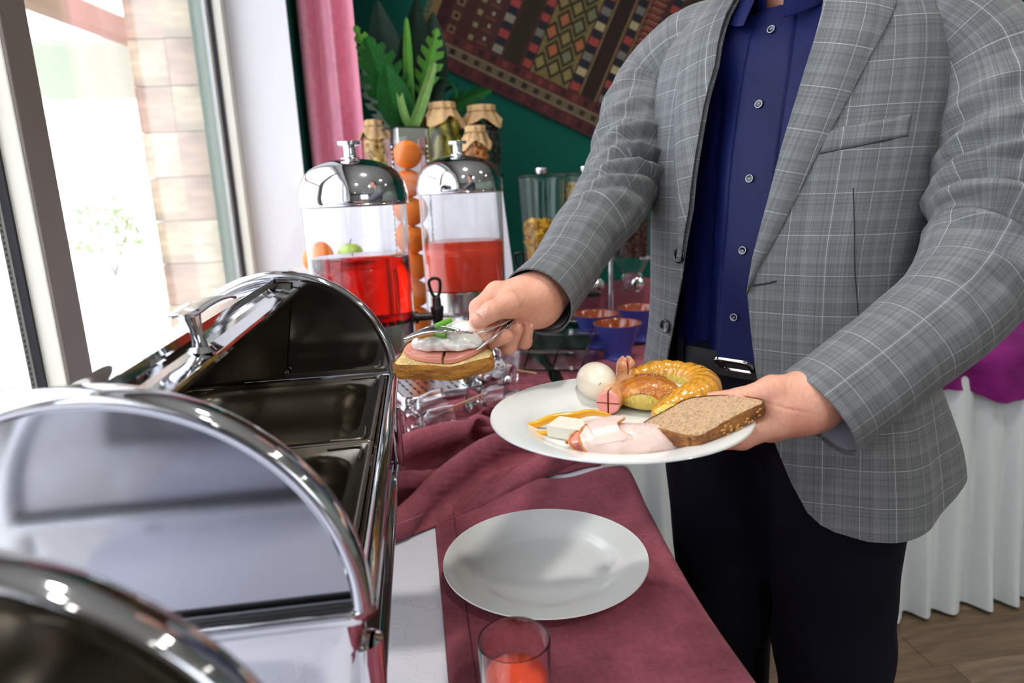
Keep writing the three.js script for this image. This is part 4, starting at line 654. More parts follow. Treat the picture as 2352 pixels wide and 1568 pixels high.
// clear plastic goblets tipped over on the crumpled cloth
{
  const gob = lathe([[0, 0], [0.026, 0], [0.0285, 0.002], [0.027, 0.005], [0.012, 0.009], [0.007, 0.014], [0.006, 0.022], [0.009, 0.028], [0.018, 0.034], [0.0245, 0.05], [0.027, 0.075], [0.0275, 0.1], [0.0258, 0.1], [0.0253, 0.075], [0.0225, 0.052], [0.016, 0.038], [0, 0.034]], 40);
  const list = [
    [[-0.066, 0.80, -1.36], [0.2, 0, -1.25], 'clear plastic goblet lying with its foot against the open warming dish'],
    [[-0.055, 0.80, -1.30], [-0.5, 0, -1.5], 'clear plastic goblet lying lowest beside the black edge of the warming dish'],
    [[0.098, 0.825, -1.53], [1.1, 0, -0.55], 'clear plastic goblet tilted against the corner of the drip tray'],
    [[0.146, 0.862, -1.585], [1.35, 0, 0.2], 'clear plastic goblet foot up, highest of the heap beside the toast'],
    [[0.088, 0.80, -1.43], [1.2, 0, -0.9], 'clear plastic goblet lying nearest the rim of the held plate'],
    [[0.15, 0.80, -1.44], [1.5, 0, -0.5], 'clear plastic goblet behind the left rim of the held plate'],
    [[0.20, 0.80, -1.62], [1.5, 0, 0.9], 'clear plastic goblet lying beside the long wooden stick'],
  ];
  let first; for (const [p, r, l] of list) { if (!first) { first = thing('plastic_goblet', l, 'goblet', p, 0, 'clear plastic goblets tipped over on the crumpled cloth'); part(first, 'goblet_shell', gob, phys(0xffffff, 0.03, { transmission: 1, ior: 1.45, thickness: 0.002 })); first.rotation.set(...r); } else copyOf(first, l, p, r); }
  const sm = std(0xcfa878, 0.7);
  whole('wooden_skewer', tube([V(0.03, 0.812, -1.345), V(0.12, 0.825, -1.40)], 0.0016, 4, 8), sm, 'thin wooden skewer resting on the goblets near the plate rim', 'skewer');
  whole('wooden_skewer', tube([V(0.165, 0.808, -1.68), V(0.26, 0.806, -1.585)], 0.0016, 4, 8), sm, 'thin wooden skewer behind the held plate, pointing at the egg', 'skewer');
  // clear acrylic rack
  const a = thing('acrylic_rack', 'clear acrylic rack with slanted dividers on the burgundy cloth', 'rack', [0.30, TOP + 0.03, -1.80], rad(-20));
  part(a, 'rack_plate', [rbox(0.26, 0.004, 0.2, 0.001, 0.03, 0.002, 0), rbox(0.26, 0.004, 0.06, 0.001, 0.03, 0.07, -0.06)], ACRYLIC);
  for (let k = 0; k < 4; k++) part(a, 'divider', rbox(0.004, 0.07, 0.19, 0.001).rotateZ(-0.3).translate(-0.085 + k * 0.075, 0.036, 0), ACRYLIC);
  part(a, 'front_bar', tube([V(-0.1, 0.05, 0.09), V(0.16, 0.05, 0.09)], 0.004, 2, 10), ACRYLIC);
  const dt = thing('serving_tray', 'dark green glossy tray standing behind the acrylic rack', 'tray', [0.38, TOP + 0.026, -1.985], rad(-8));
  part(dt, 'tray_base', rbox(0.2, 0.012, 0.2, 0.004, 0, 0.006, 0), phys(0x0e2a22, 0.2, { clearcoat: 0.5 }));
  for (const z of [0.097, -0.097]) part(dt, 'tray_wall', rbox(0.2, 0.05, 0.006, 0.002, 0, 0.031, z), phys(0x0e2a22, 0.2, { clearcoat: 0.5 }));
}
// woven rug hung askew on the green wall
{
  const w = 1.32, h = 1.7, N = 1024;
  const rug = canvasTex(N, N, (x) => {
    const X = (s) => s / w * N, Y = (q) => N - q / h * N, R = rngOf(6);
    const rect = (s0, q0, s1, q1, c) => { x.fillStyle = c; x.fillRect(X(s0), Y(q1), X(s1) - X(s0), Y(q0) - Y(q1)); };
    rect(0, 0, w, h, '#4a2a24');
    const bands = (mx) => {
      rect(mx(0), 0, mx(0.03), h, '#8a7048'); rect(mx(0.03), 0, mx(0.075), h, '#3f1a20');
      for (let q = 0.02; q < h; q += 0.055) { rect(mx(0.085), q, mx(0.115), q + 0.03, '#7d6b45'); rect(mx(0.092), q + 0.008, mx(0.108), q + 0.022, '#2b1c1a'); }
      rect(mx(0.125), 0, mx(0.16), h, '#46211f');
      for (let q = 0.14; q < h; q += 0.05) { rect(mx(0.17), q, mx(0.19), q + 0.02, '#8a8458'); rect(mx(0.205), q, mx(0.25), q + 0.012, '#6c3a30'); rect(mx(0.225), q + 0.02, mx(0.237), q + 0.034, '#a79c84'); }
    };
    bands((s) => s);
    const checker = (s0, s1, cols) => { let k = 0; for (let q = 0.14; q < h; q += 0.031, k++) rect(s0, q, s1, q + 0.03, cols[k % cols.length]); };
    checker(0.275, 0.315, ['#8f8a7a', '#23242c', '#a5433c', '#23242c']);
    rect(0.325, 0.13, 0.395, h, '#33271a');
    checker(0.408, 0.442, ['#a5433c', '#23242c', '#a5433c', '#23242c', '#77746a', '#23242c']);
    rect(0.45, 0.13, 0.61, h, '#7a6c3e'); rect(0.447, 0.13, 0.453, h, '#8a7048'); rect(0.607, 0.13, 0.613, h, '#8a7048');
    for (let q = 0.18, k = 0; q < h; q += 0.062, k++) for (let i = -1; i <= 1; i++) { const s = 0.53 + (k % 2 ? (i + 0.5) * 0.062 : i * 0.062); if (s < 0.46 || s > 0.6) continue; x.save(); x.translate(X(s), Y(q)); x.rotate(Math.PI / 4); x.strokeStyle = '#332c18'; x.lineWidth = 7; x.fillStyle = R() < 0.4 ? '#b0653f' : R() < 0.6 ? '#8f7f4c' : '#79785a'; const z = 0.04 / w * N; x.fillRect(-z / 2, -z / 2, z, z); x.strokeRect(-z / 2, -z / 2, z, z); x.restore(); }
    checker(0.62, 0.66, ['#a5433c', '#20222c', '#b7a77a', '#20222c', '#77746a', '#20222c']);
    rect(0.672, 0.13, 0.735, h, '#2c1d16'); rect(0.665, 0.13, 0.672, h, '#8a7048'); rect(0.735, 0.13, 0.742, h, '#8a7048');
    checker(0.75, 0.785, ['#77746a', '#20222c', '#a5433c', '#20222c', '#b7a77a', '#20222c']);
    rect(0.79, 0.13, 0.796, h, '#8a7048');
    for (let q = 0.13; q < h; q += 0.026) { rect(0.8, q, 0.85, q + 0.014, '#8c3f36'); rect(0.81, q + 0.014, 0.86, q + 0.018, '#b08a6a'); }
    checker(0.88, 0.92, ['#8f8a7a', '#23242c', '#a5433c', '#23242c']); rect(0.94, 0.13, 1.02, h, '#33271a'); checker(1.04, 1.08, ['#a5433c', '#23242c', '#77746a', '#23242c']);
    bands((s) => w - s);
    // bottom and top borders
    for (const m of [(q) => q, (q) => h - q]) {
      const lo = (a, b) => [Math.min(m(a), m(b)), Math.max(m(a), m(b))]; const bar = (a, b, c) => { const [p, q] = lo(a, b); rect(0.0, p, w, q, c); };
      bar(0, 0.05, '#54282a'); bar(0.05, 0.056, '#8a7a58'); bar(0.056, 0.086, '#6d6048'); bar(0.086, 0.092, '#8a7a58'); bar(0.092, 0.132, '#5a2a26');
      for (let s = 0.02; s < w; s += 0.052) { const [p, q] = lo(0.061, 0.081); rect(s, p, s + 0.022, q, R() < 0.5 ? '#25201c' : '#3c2a22'); const [p2, q2] = lo(0.012, 0.04); rect(s + 0.01, p2, s + 0.03, q2, R() < 0.5 ? '#3f1d22' : '#6a3230'); const [p3, q3] = lo(0.1, 0.124); rect(s, p3, s + 0.024, q3, R() < 0.5 ? '#3a1f22' : '#7a3a30'); }
    }
    const im = x.getImageData(0, 0, N, N), d = im.data; for (let k = 0; k < d.length; k += 4) { const i = (k / 4) % N, j = (k / 4 / N) | 0, f = 0.86 + 0.28 * R() * (j % 3 ? 1 : 0.75) - (i % 4 === 0 ? 0.08 : 0); d[k] *= f; d[k + 1] *= f; d[k + 2] *= f; } x.putImageData(im, 0, 0);
  }, w, h);
  const t = thing('hanging_rug', 'dark red and brown patterned woven rug hung askew on the green wall', 'rug', [0.03, 1.775, ZB + 0.012]); t.rotation.z = rad(-25.4);
  part(t, 'rug_weave', sheet((u, v) => [u * w, v * h, 0.006 + 0.004 * fbm(u * 4, v * 4, 1), u * w, v * h], 40, 50, -0.006), std(0xffffff, 0.95, { map: rug, bumpMap: weaveBump, bumpScale: 0.001 }));
  const fr = []; const rr = rngOf(3); for (let k = 0; k < 220; k++) { const q = k / 220 * h; fr.push(tube([V(0.002, q, 0.004), V(-0.012, q - 0.003 + 0.006 * rr(), 0.005), V(-0.022, q - 0.01 + 0.012 * rr(), 0.003)], 0.0012, 4, 5)); }
  part(t, 'fringe', fr, std(0xa48a5c, 0.9)).userData.kind = 'stuff';
}
// ====================== plates, glass and food in front ======================
const plateProfile = [[0, 0.006], [0.04, 0.0055], [0.07, 0.0058], [0.082, 0.0075], [0.09, 0.0115], [0.1, 0.0165], [0.118, 0.0205], [0.1305, 0.0225], [0.1325, 0.0232], [0.1328, 0.0222], [0.1318, 0.0205], [0.118, 0.0172], [0.1, 0.0125], [0.088, 0.007], [0.08, 0.003], [0.074, 0.0012], [0.071, 0], [0.068, 0.0012], [0.066, 0.0022], [0, 0.0025]];
const plateGeo = lathe(smoothProfile(plateProfile, 140), 120);
whole('dinner_plate', plateGeo, WHITE_CHINA, 'empty white dinner plate on the flat burgundy runner', 'plate', 'white dinner plates').position.set(0.1335, TOP + 0.0068, -0.797);
const PLY = 0.997;                                                       // underside of the held plate
whole('dinner_plate', plateGeo, WHITE_CHINA, 'white dinner plate full of breakfast food, held by the man', 'plate', 'white dinner plates').position.set(0.1915, PLY, -0.652);
const WELL = PLY + 0.0062;
// glass of orange-red juice
{
  const t = thing('juice_glass', 'small glass of orange-red juice at the lower edge of the photo', 'glass', [0.056, TOP + 0.0055, -0.512]);
  const h = 0.118, ro = 0.0315, rb = 0.024;
  part(t, 'glass_body', lathe([[0, 0], [rb - 0.002, 0], [rb, 0.002], [ro - 0.0012, h * 0.6], [ro, h - 0.001], [ro - 0.0009, h], [ro - 0.0018, h - 0.001], [ro - 0.0032, h * 0.6], [rb - 0.0012, 0.011], [rb - 0.005, 0.009], [0, 0.009]], 72), phys(0xffffff, 0.01, { transmission: 1, ior: 1.48, thickness: 0.002 }));
  part(t, 'juice', lathe([[0, 0.0093], [rb - 0.0048, 0.0093], [rb - 0.0014, 0.0115], [ro - 0.0044, h * 0.5], [ro - 0.0039, h * 0.7], [0, h * 0.7]], 64), phys(0xff5c34, 0.12, { transmission: 0.25, ior: 1.34, thickness: 0.03, attenuationColor: new THREE.Color(0xff5a20), attenuationDistance: 0.02 }));
}
// ---- on the held plate ----
const crumb = (c, seed, hole) => { const q = tileNoise(seed); return { map: pixelTex(512, 512, (i, j) => { const u = i / 512, v = j / 512, n = q(u, v, 64), m = q(u, v, 32), f = q(u, v, 128), k = 1 + 0.16 * (n - 0.5) + 0.12 * (m - 0.5) + 0.2 * (f - 0.5) - (n * 0.6 + m * 0.5 > hole ? 0.22 : 0); return c.map((w) => clamp(w * k, 0, 255)); }, 0.08, 0.08), bumpMap: bump(512, 512, (u, v) => 1 - 0.9 * Math.max(0, q(u, v, 64) * 0.6 + q(u, v, 32) * 0.5 - hole * 0.8) * 3 - 0.3 * q(u, v, 128), 0.08, 0.08), bumpScale: 0.0012 }; };
// slice of bread: crumb faces plus a rough crust band around the outline
function slice(t, outline, thick, crumbMat, crustMat, sag) {
  const cv = new THREE.CatmullRomCurve3(outline.map(([x, z]) => V(x, 0, z)), true, 'centripetal'), n = 160, P = cv.getSpacedPoints(n).slice(0, n);
  const c = P.reduce((a, p) => a.add(p), V()).multiplyScalar(1 / n);
  const face = (y, s) => sheet((u, v) => { const k = Math.round(u * n) % n, p = P[k].clone().lerp(c, Math.pow(1 - v, 1.0)); return [p.x, y + sag(p.x, p.z) + s * (v > 0.9 ? -(v - 0.9) * 0.012 : 0) + 0.0006 * noise(p.x * 300, p.z * 300), p.z, p.x, p.z]; }, n, 20);
  part(t, 'crumb', [face(thick, 1), face(0, -1)], crumbMat);
  part(t, 'crust', sheet((u, v) => { const k = Math.round(u * n) % n, p = P[k], o = p.clone().sub(c).normalize(), b = 0.0016 * Math.sin(Math.PI * v) + 0.0009 * noise(u * 60, v * 3, 2) + 0.0005 * noise(u * 260, v * 12, 5) - 0.0025 * Math.exp(-(((u * 9) % 1 - 0.5) ** 2) * 900) * (Math.sin(u * 40) > 0.2 ? 1 : 0); return [p.x + o.x * b, lerp(-0.0002, thick + 0.0002, v) + sag(p.x, p.z), p.z + o.z * b, u * 0.36, v * thick]; }, 320, 14), crustMat);
}
const crustTex = (c, d, seed) => { const q = tileNoise(seed); return { map: pixelTex(512, 128, (i, j) => { const u = i / 512, v = j / 128, m = clamp(0.5 + 1.4 * (q(u, v, 9) - 0.5) + 1.1 * (q(u, v, 40) - 0.5), 0, 1), f = 0.9 + 0.25 * (q(u, v, 120) - 0.5); return [0, 1, 2].map((k) => clamp(lerp(c[k], d[k], m) * f, 0, 255)); }, 0.18, 0.045), bumpMap: bump(256, 256, (u, v) => 0.6 * q(u, v, 50) + 0.4 * q(u, v, 110), 0.05, 0.05), bumpScale: 0.0008 }; };
{
  // boiled egg
  const egg = thing('boiled_egg', 'cream-coloured boiled egg on the held plate, beside the sausages', 'egg', [0.193, WELL, -0.748], rad(10));
  part(egg, 'egg_shell', new THREE.SphereGeometry(1, 56, 40).scale(0.0222, 0.0222, 0.0285).translate(0, 0.0222, 0), phys(0xe9dcc4, 0.32, { clearcoat: 0.35, clearcoatRoughness: 0.2, bumpMap: bump(256, 256, (u, v) => 0.5 + 0.3 * (tn(u, v, 64) - 0.5), 0.5, 0.5), bumpScale: 0.0003 }));
  part(egg, 'shell_speck', tube([V(-0.009, 0.026, 0.0268), V(-0.0075, 0.0275, 0.0268), V(-0.0065, 0.0276, 0.0268)], 0.00035, 6, 6), std(0x4a3a2a, 0.7), 'tiny dark speck');
  // sausages
  const skin = phys(0xffffff, 0.26, { map: crustTex([248, 182, 128], [238, 150, 98], 51).map, clearcoat: 0.6, clearcoatRoughness: 0.15 }), meat = phys(0xe9938a, 0.35, { clearcoat: 0.4, clearcoatRoughness: 0.2, bumpMap: bump(128, 128, (u, v) => tn(u, v, 64), 0.02, 0.02), bumpScale: 0.0002 });
  const s1 = thing('sausage', 'short sausage standing on end, split at the top, behind the egg', 'sausage', [0.2405, WELL, -0.79], 0, 'cut sausages on the held plate'); s1.rotation.z = rad(-3);
  const cap = cone([0, 0.009, 0], [0, 0.0275, 0], 0.0125, 0.0122), split = (x, y, z, w) => Math.max(-(Math.abs(x + 0.0005 + 0.02 * (y - 0.02)) - w * clamp((y - 0.012) / 0.026, 0, 1)), -1);
  const body = (x, y, z) => { const d = Math.max(cap(x, y, z * 1.05), y - 0.0395 + 2.2 * Math.abs(Math.abs(x) - 0.004) * 0.6, -y); return d; };
  part(s1, 'sausage_skin', nets((x, y, z) => Math.max(body(x, y, z), split(x, y, z, 0.0024)), [-0.016, -0.002, -0.016], [0.016, 0.043, 0.016], 0.0008, (x, y, z) => [Math.atan2(z, x) * 0.013, y]), skin);
  part(s1, 'sausage_meat', nets((x, y, z) => Math.max(body(x, y + 0.0008, z) + 0.0011, split(x, y, z, 0.0016)), [-0.016, -0.002, -0.016], [0.016, 0.043, 0.016], 0.0008, (x, y, z) => [x, y]), meat, 'pale pink inside');
  const s2 = thing('sausage', 'sausage lying with its cross-cut pink end towards the camera', 'sausage', [0.19, WELL + 0.0138, -0.69], rad(149), 'cut sausages on the held plate');
  const cyl2 = (r, z0, z1, rd) => (x, y, z) => { const q = Math.hypot(x, y) - r + rd, w = Math.max(z0 - z, z - z1) + rd; return Math.min(Math.max(q, w), 0) + Math.hypot(Math.max(q, 0), Math.max(w, 0)) - rd; };
  const cross = (x, y, z) => Math.min(Math.abs(x + 0.0006) - 0.00062 * clamp(1.3 - z / 0.018, 0, 1.3), Math.abs(y + 0.0004) - 0.0004 * clamp(1.3 - z / 0.018, 0, 1.3), 1);
  const sk = cyl2(0.0137, 0.0006, 0.076, 0.0035), mt = cyl2(0.0131, -0.0002, 0.07, 0.0022);
  part(s2, 'sausage_skin', nets((x, y, z) => Math.max(sk(x, y, z), -cross(x, y, z)), [-0.016, -0.016, -0.003], [0.016, 0.016, 0.079], 0.0006, (x, y, z) => [Math.atan2(y, x) * 0.013, z]), skin);
  part(s2, 'sausage_meat', nets((x, y, z) => Math.max(mt(x, y, z), -cross(x, y, z) + 0.0002), [-0.016, -0.016, -0.003], [0.016, 0.016, 0.074], 0.0006, (x, y, z) => [x, y]), meat, 'pale pink cut end');
  // glazed pastry: a plump lobe with a curled roll around it
  const p = thing('glazed_pastry', 'golden glazed savoury pastry with a curled roll, next to the brown bread', 'pastry', [0.252, WELL, -0.71]);
  const dough = phys(0xffffff, 0.5, { map: crustTex([232, 206, 96], [224, 190, 88], 52).map, clearcoat: 0.2 });
  const L0 = [-0.012, 0.0175, 0.008], lobe = (x, y, z) => { const a = rad(-28), X = (x - L0[0]) * Math.cos(a) - (z - L0[2]) * Math.sin(a), Z = (x - L0[0]) * Math.sin(a) + (z - L0[2]) * Math.cos(a), Y = y - L0[1]; const k = Math.hypot(X / 0.0345, Y / 0.0185, Z / 0.0265); return (k - 1) * 0.0185 + 0.0008 * noise(x * 90, y * 90, z * 90) + 0.0012 * Math.exp(-(((Y + 0.012) / 0.0025) ** 2)) * -1; };
  part(p, 'dough_lobe', nets((x, y, z) => Math.max(lobe(x, y, z), -y), [-0.055, -0.003, -0.035], [0.032, 0.042, 0.048], 0.0013, (x, y, z) => [x, z]), dough);
  const drip = (x, z) => 0.0165 + 0.008 * Math.abs(Math.sin((x - z * 0.4) * 130)) - 0.003 * noise(x * 60, z * 60);
  const glaze = (c, d, s) => phys(0xffffff, 0.16, { map: crustTex(c, d, s).map, clearcoat: 0.8, clearcoatRoughness: 0.1, bumpMap: bump(256, 256, (u, v) => 0.6 * tn(u, v, 40) + 0.4 * tn(u, v, 100), 0.05, 0.05), bumpScale: 0.0008 });
  part(p, 'egg_glaze', nets((x, y, z) => Math.max(lobe(x, y, z) - 0.0009, -(lobe(x, y, z) + 0.0015), drip(x, z) - y), [-0.055, 0.004, -0.035], [0.032, 0.042, 0.048], 0.0011, (x, y, z) => [x, z]), glaze([226, 150, 38], [196, 108, 26], 53), 'orange-brown baked egg glaze');
  part(p, 'baked_top', nets((x, y, z) => { const b = Math.hypot((x + 0.004) / 1.5, (z + 0.004) / 0.9) - 0.012 + 0.003 * noise(x * 120, z * 120, 4); return Math.max(lobe(x, y, z) - 0.0022, -(lobe(x, y, z) + 0.001), b, 0.02 - y); }, [-0.04, 0.015, -0.03], [0.03, 0.043, 0.02], 0.001, (x, y, z) => [x, z]), glaze([150, 74, 24], [182, 104, 44], 54), 'dark baked crown');
  const rollPts = [V(-0.012, 0.02, -0.042), V(0.018, 0.022, -0.052), V(0.046, 0.02, -0.04), V(0.058, 0.018, -0.012), V(0.048, 0.0175, 0.016), V(0.022, 0.016, 0.036), V(-0.004, 0.012, 0.05), V(-0.022, 0.008, 0.056)];
  const rollTex = pixelTex(512, 256, (i, j) => { const v = i / 512, u = j / 256, st = 0.5 + 0.5 * Math.sin((v * 26 + u * 5) * 6.283), top = tn(v, u, 24) * 0.3 + st * 0.25 + (u > 0.2 && u < 0.52 ? -0.6 : 0.35); const m = clamp(top, 0, 1), a = [242, 214, 104], b = [236, 164, 48], k = 0.9 + 0.2 * (tn(v, u, 90) - 0.5); return a.map((q, n) => clamp(lerp(q, b[n], smooth(m, 0.1, 0.45)) * k, 0, 255)); }, 1, 1);
  const rg = tube(rollPts, (q, a) => (0.0195 * Math.pow(Math.sin(Math.PI * clamp(q * 0.88 + 0.1, 0.02, 0.98)), 0.45) + 0.00055 * Math.sin(q * 96 + a * 2.2) + 0.0012 * noise(q * 9, Math.cos(a), Math.sin(a))), 150, 36, true, 0.92);
  { const uv = rg.attributes.uv; let L = 0; for (let i = 0; i < uv.count; i++) L = Math.max(L, uv.getY(i)); for (let i = 0; i < uv.count; i++) uv.setXY(i, uv.getY(i) / L, (uv.getX(i) / (2 * Math.PI * 0.0195)) % 1.001); }
  part(p, 'curled_roll', rg, phys(0xffffff, 0.2, { map: rollTex, clearcoat: 0.8, clearcoatRoughness: 0.12 }));
  const rs = rngOf(14), seeds = []; for (let k = 0; k < 26; k++) { const a = rs() * 6.28, q = 0.012 * Math.sqrt(rs()); seeds.push(new THREE.SphereGeometry(0.0011, 8, 6).scale(1.5, 0.6, 1).rotateY(a).translate(-0.002 + Math.cos(a) * q * 1.3, 0.0385 - q * 0.12, -0.003 + Math.sin(a) * q)); }
  part(p, 'sesame_seeds', seeds, std(0xb9843f, 0.5)).userData.kind = 'stuff';
  // brown bread
  const b = thing('brown_bread', 'slice of brown bread on the held plate, at the thumb', 'bread', [0.2575, WELL + 0.0125, -0.594]); b.rotation.order = 'YXZ'; b.rotation.z = rad(5.5); b.rotation.x = rad(4);
  slice(b, [[-0.0565, -0.004], [-0.054, -0.009], [-0.03, -0.025], [-0.002, -0.041], [0.006, -0.042], [0.03, -0.036], [0.055, -0.023], [0.066, -0.010], [0.065, -0.004], [0.05, 0.005], [0.02, 0.02], [-0.008, 0.034], [-0.018, 0.038], [-0.026, 0.035], [-0.04, 0.017]], 0.0145, std(0xffffff, 0.9, crumb([196, 160, 122], 61, 0.72)), std(0xffffff, 0.75, crustTex([176, 112, 52], [122, 72, 32], 62)), (x, z) => 0.0012 * Math.sin(x * 50));
  const rb = rngOf(15), sd = []; for (let k = 0; k < 20; k++) { const q = rb(); sd.push(new THREE.SphereGeometry(0.0014, 8, 6).scale(1.5, 0.8, 0.6).rotateY(0.46).translate(lerp(0.005, 0.058, q) + 0.0008, 0.002 + rb() * 0.011, lerp(0.0285, 0.0018, q) + 0.0014)); } part(b, 'crust_seeds', sd, std(0xc08a40, 0.6)).userData.kind = 'stuff';
  // white cheese
  const c = thing('white_cheese', 'block of white cheese under the end of the folded ham', 'cheese', [0.1405, WELL, -0.638], rad(-38));
  part(c, 'cheese_block', rbox(0.046, 0.0135, 0.03, 0.0012, 0, 0.00675, 0, 3), phys(0xf4eeda, 0.45, { bumpMap: bump(256, 256, (u, v) => tn(u, v, 20) * 0.7 + tn(u, v, 64) * 0.3, 0.05, 0.05), bumpScale: 0.0002 }));
  // yellow pepper strips
  const pm = phys(0xf2aa08, 0.18, { clearcoat: 0.7, clearcoatRoughness: 0.1 });
  const strip = (name, label, pts, hgt) => whole(name, sheet((u, v) => { const cc = strip.c, P = cc.getPointAt(v), T = cc.getTangentAt(v), S = V(-T.z, 0, T.x).normalize(), a = u * 2 * Math.PI, w = 0.0028, e = Math.pow(Math.sin(Math.PI * clamp(v, 0.004, 0.996)), 0.3); const q = P.clone().addScaledVector(S, Math.sign(Math.cos(a)) * Math.pow(Math.abs(Math.cos(a)), 0.6) * w * e).add(V(0, (Math.sign(Math.sin(a)) * Math.pow(Math.abs(Math.sin(a)), 0.6)) * hgt * 0.5 * e, 0)); return [q.x, q.y, q.z, u * 0.02, v * 0.1]; }, 24, 70), pm, label, 'pepper', 'yellow pepper strips');
  strip.c = new THREE.CatmullRomCurve3([V(0.083, WELL + 0.0045, -0.664), V(0.105, WELL + 0.006, -0.664), V(0.125, WELL + 0.010, -0.668), V(0.148, WELL + 0.0105, -0.668), V(0.168, WELL + 0.011, -0.672), V(0.19, WELL + 0.005, -0.672)]);
  strip('pepper_strip', 'long arched strip of yellow pepper standing on edge behind the cheese', [], 0.0085);
  strip.c = new THREE.CatmullRomCurve3([V(0.098, WELL + 0.003, -0.652), V(0.112, WELL + 0.003, -0.646), V(0.126, WELL + 0.003, -0.648), V(0.16, WELL + 0.003, -0.66)]);
  strip('pepper_strip', 'short strip of yellow pepper lying flat at the corner of the cheese', [], 0.004);
  // folded ham slices: a spiral-folded sheet with a browned rind along its edge
  const hamTex = (base, seed) => { const q = tileNoise(seed); return canvasTex(512, 512, (x, w, h) => { const im = x.createImageData(w, h), d = im.data; for (let j = 0, k = 0; j < h; j++) for (let i = 0; i < w; i++, k += 4) { const u = i / w, v = j / h, f = 1 + 0.10 * (q(u, v, 5) - 0.5) + 0.07 * (q(u, v, 14) - 0.5) + 0.05 * (q(u, v, 100) - 0.5); for (let n = 0; n < 3; n++) d[k + n] = clamp(base[n] * f, 0, 255); d[k + 3] = 255; } x.putImageData(im, 0, 0); x.strokeStyle = 'rgba(178,112,98,0.62)'; const r = rngOf(seed); for (let k = 0; k < 26; k++) { x.lineWidth = 1 + r() * 2.2; x.beginPath(); let X = r() * w, Y = r() * h, a = r() * 6.3; x.moveTo(X, Y); for (let s = 0; s < 8; s++) { a += (r() - 0.5) * 0.9; X += Math.cos(a) * 16; Y += Math.sin(a) * 16; x.lineTo(X, Y); } x.stroke(); } }, 0.1, 0.1); };
  const ham = (t, len, size, mat, rind, open) => {
    const prof = new THREE.CatmullRomCurve3([V(0.006, 0.001, 0.012), V(-0.016, 0.0005, 0.010), V(-0.024, 0.004, 0), V(-0.019, 0.0175, -0.004), V(0, 0.0255, -0.004), V(0.015, 0.0205, -0.002), V(0.022, 0.011, 0.001), V(0.020, 0.003, 0.004), V(0.008, open, 0.004)]);
    const f = (u, v) => { const P = prof.getPointAt(v), s = (1 - 0.32 * Math.pow(u, 2.2)) * size, yk = (1 - 0.35 * Math.pow(u, 3)) * size, wob = 0.0018 * noise(u * 5, v * 7, 3); const edge = u < 0.12 ? (0.12 - u) * 0.07 * Math.sin(v * 11) : 0; return [u * len + P.z * 0.4 + edge, Math.max(0.0006, P.y * yk + wob * 0.7), -P.x * s + 0.008 * u + wob, u * len, v * 0.12]; };
    part(t, 'ham_slice', sheet(f, 60, 90, 0.0016), mat);
    const e = []; for (let k = 0; k <= 44; k++) { const q = f(0, k / 44); e.push(V(q[0], q[1], q[2])); }
    part(t, 'browned_rind', tube(e, (q) => 0.0012 + 0.0004 * Math.sin(q * 60), 120, 8), rind, 'orange-brown rind');
    const e2 = []; for (let k = 0; k <= 30; k++) { const q = f(0.02 + 0.5 * k / 30, 0.985); e2.push(V(q[0], q[1], q[2])); } part(t, 'browned_rind', tube(e2, 0.0011, 60, 8), rind, 'orange-brown rind');
  };
  const rind = phys(0xc4761e, 0.4, { clearcoat: 0.3 });
  const h1 = thing('folded_ham', 'pale pink slice of ham folded over, in front of the brown bread', 'ham', [0.140, WELL, -0.592], rad(5)); ham(h1, 0.094, 1.0, phys(0xffffff, 0.38, { map: hamTex([220, 192, 182], 81), clearcoat: 0.25, clearcoatRoughness: 0.3, sheen: 0.1 }), rind, 0.0105);
  { // loose flap folded back over the left third, edged with rind
    const flap = (u, v) => { const x = lerp(0.004, 0.034 + 0.006 * Math.sin(v * 7), u), zig = 0.004 * Math.abs(((v * 3) % 1) - 0.5) * u, zz = lerp(-0.012, 0.021, v); return [x + zig, 0.0045 + 0.0205 * Math.sqrt(Math.max(0, 1 - Math.pow((zz + 0.004) / 0.0275, 2))) + 0.0016 + 0.0018 * u, zz, x + 0.03, v * 0.05]; };
    part(h1, 'ham_flap', sheet(flap, 24, 30, 0.0014), h1.children[0].material);
    const e = []; for (let k = 0; k <= 30; k++) { const q = flap(1, k / 30); e.push(V(q[0], q[1], q[2])); } part(h1, 'browned_rind', tube(e, 0.0012, 90, 8), rind, 'orange-brown rind');
  }
  const h2 = thing('folded_ham', 'darker pink slice of ham with orange rind under the pale ham', 'ham', [0.1335, WELL, -0.600], rad(8)); ham(h2, 0.03, 0.68, phys(0xffffff, 0.36, { map: hamTex([222, 136, 122], 82), clearcoat: 0.3, clearcoatRoughness: 0.3 }), rind, 0.012);
}
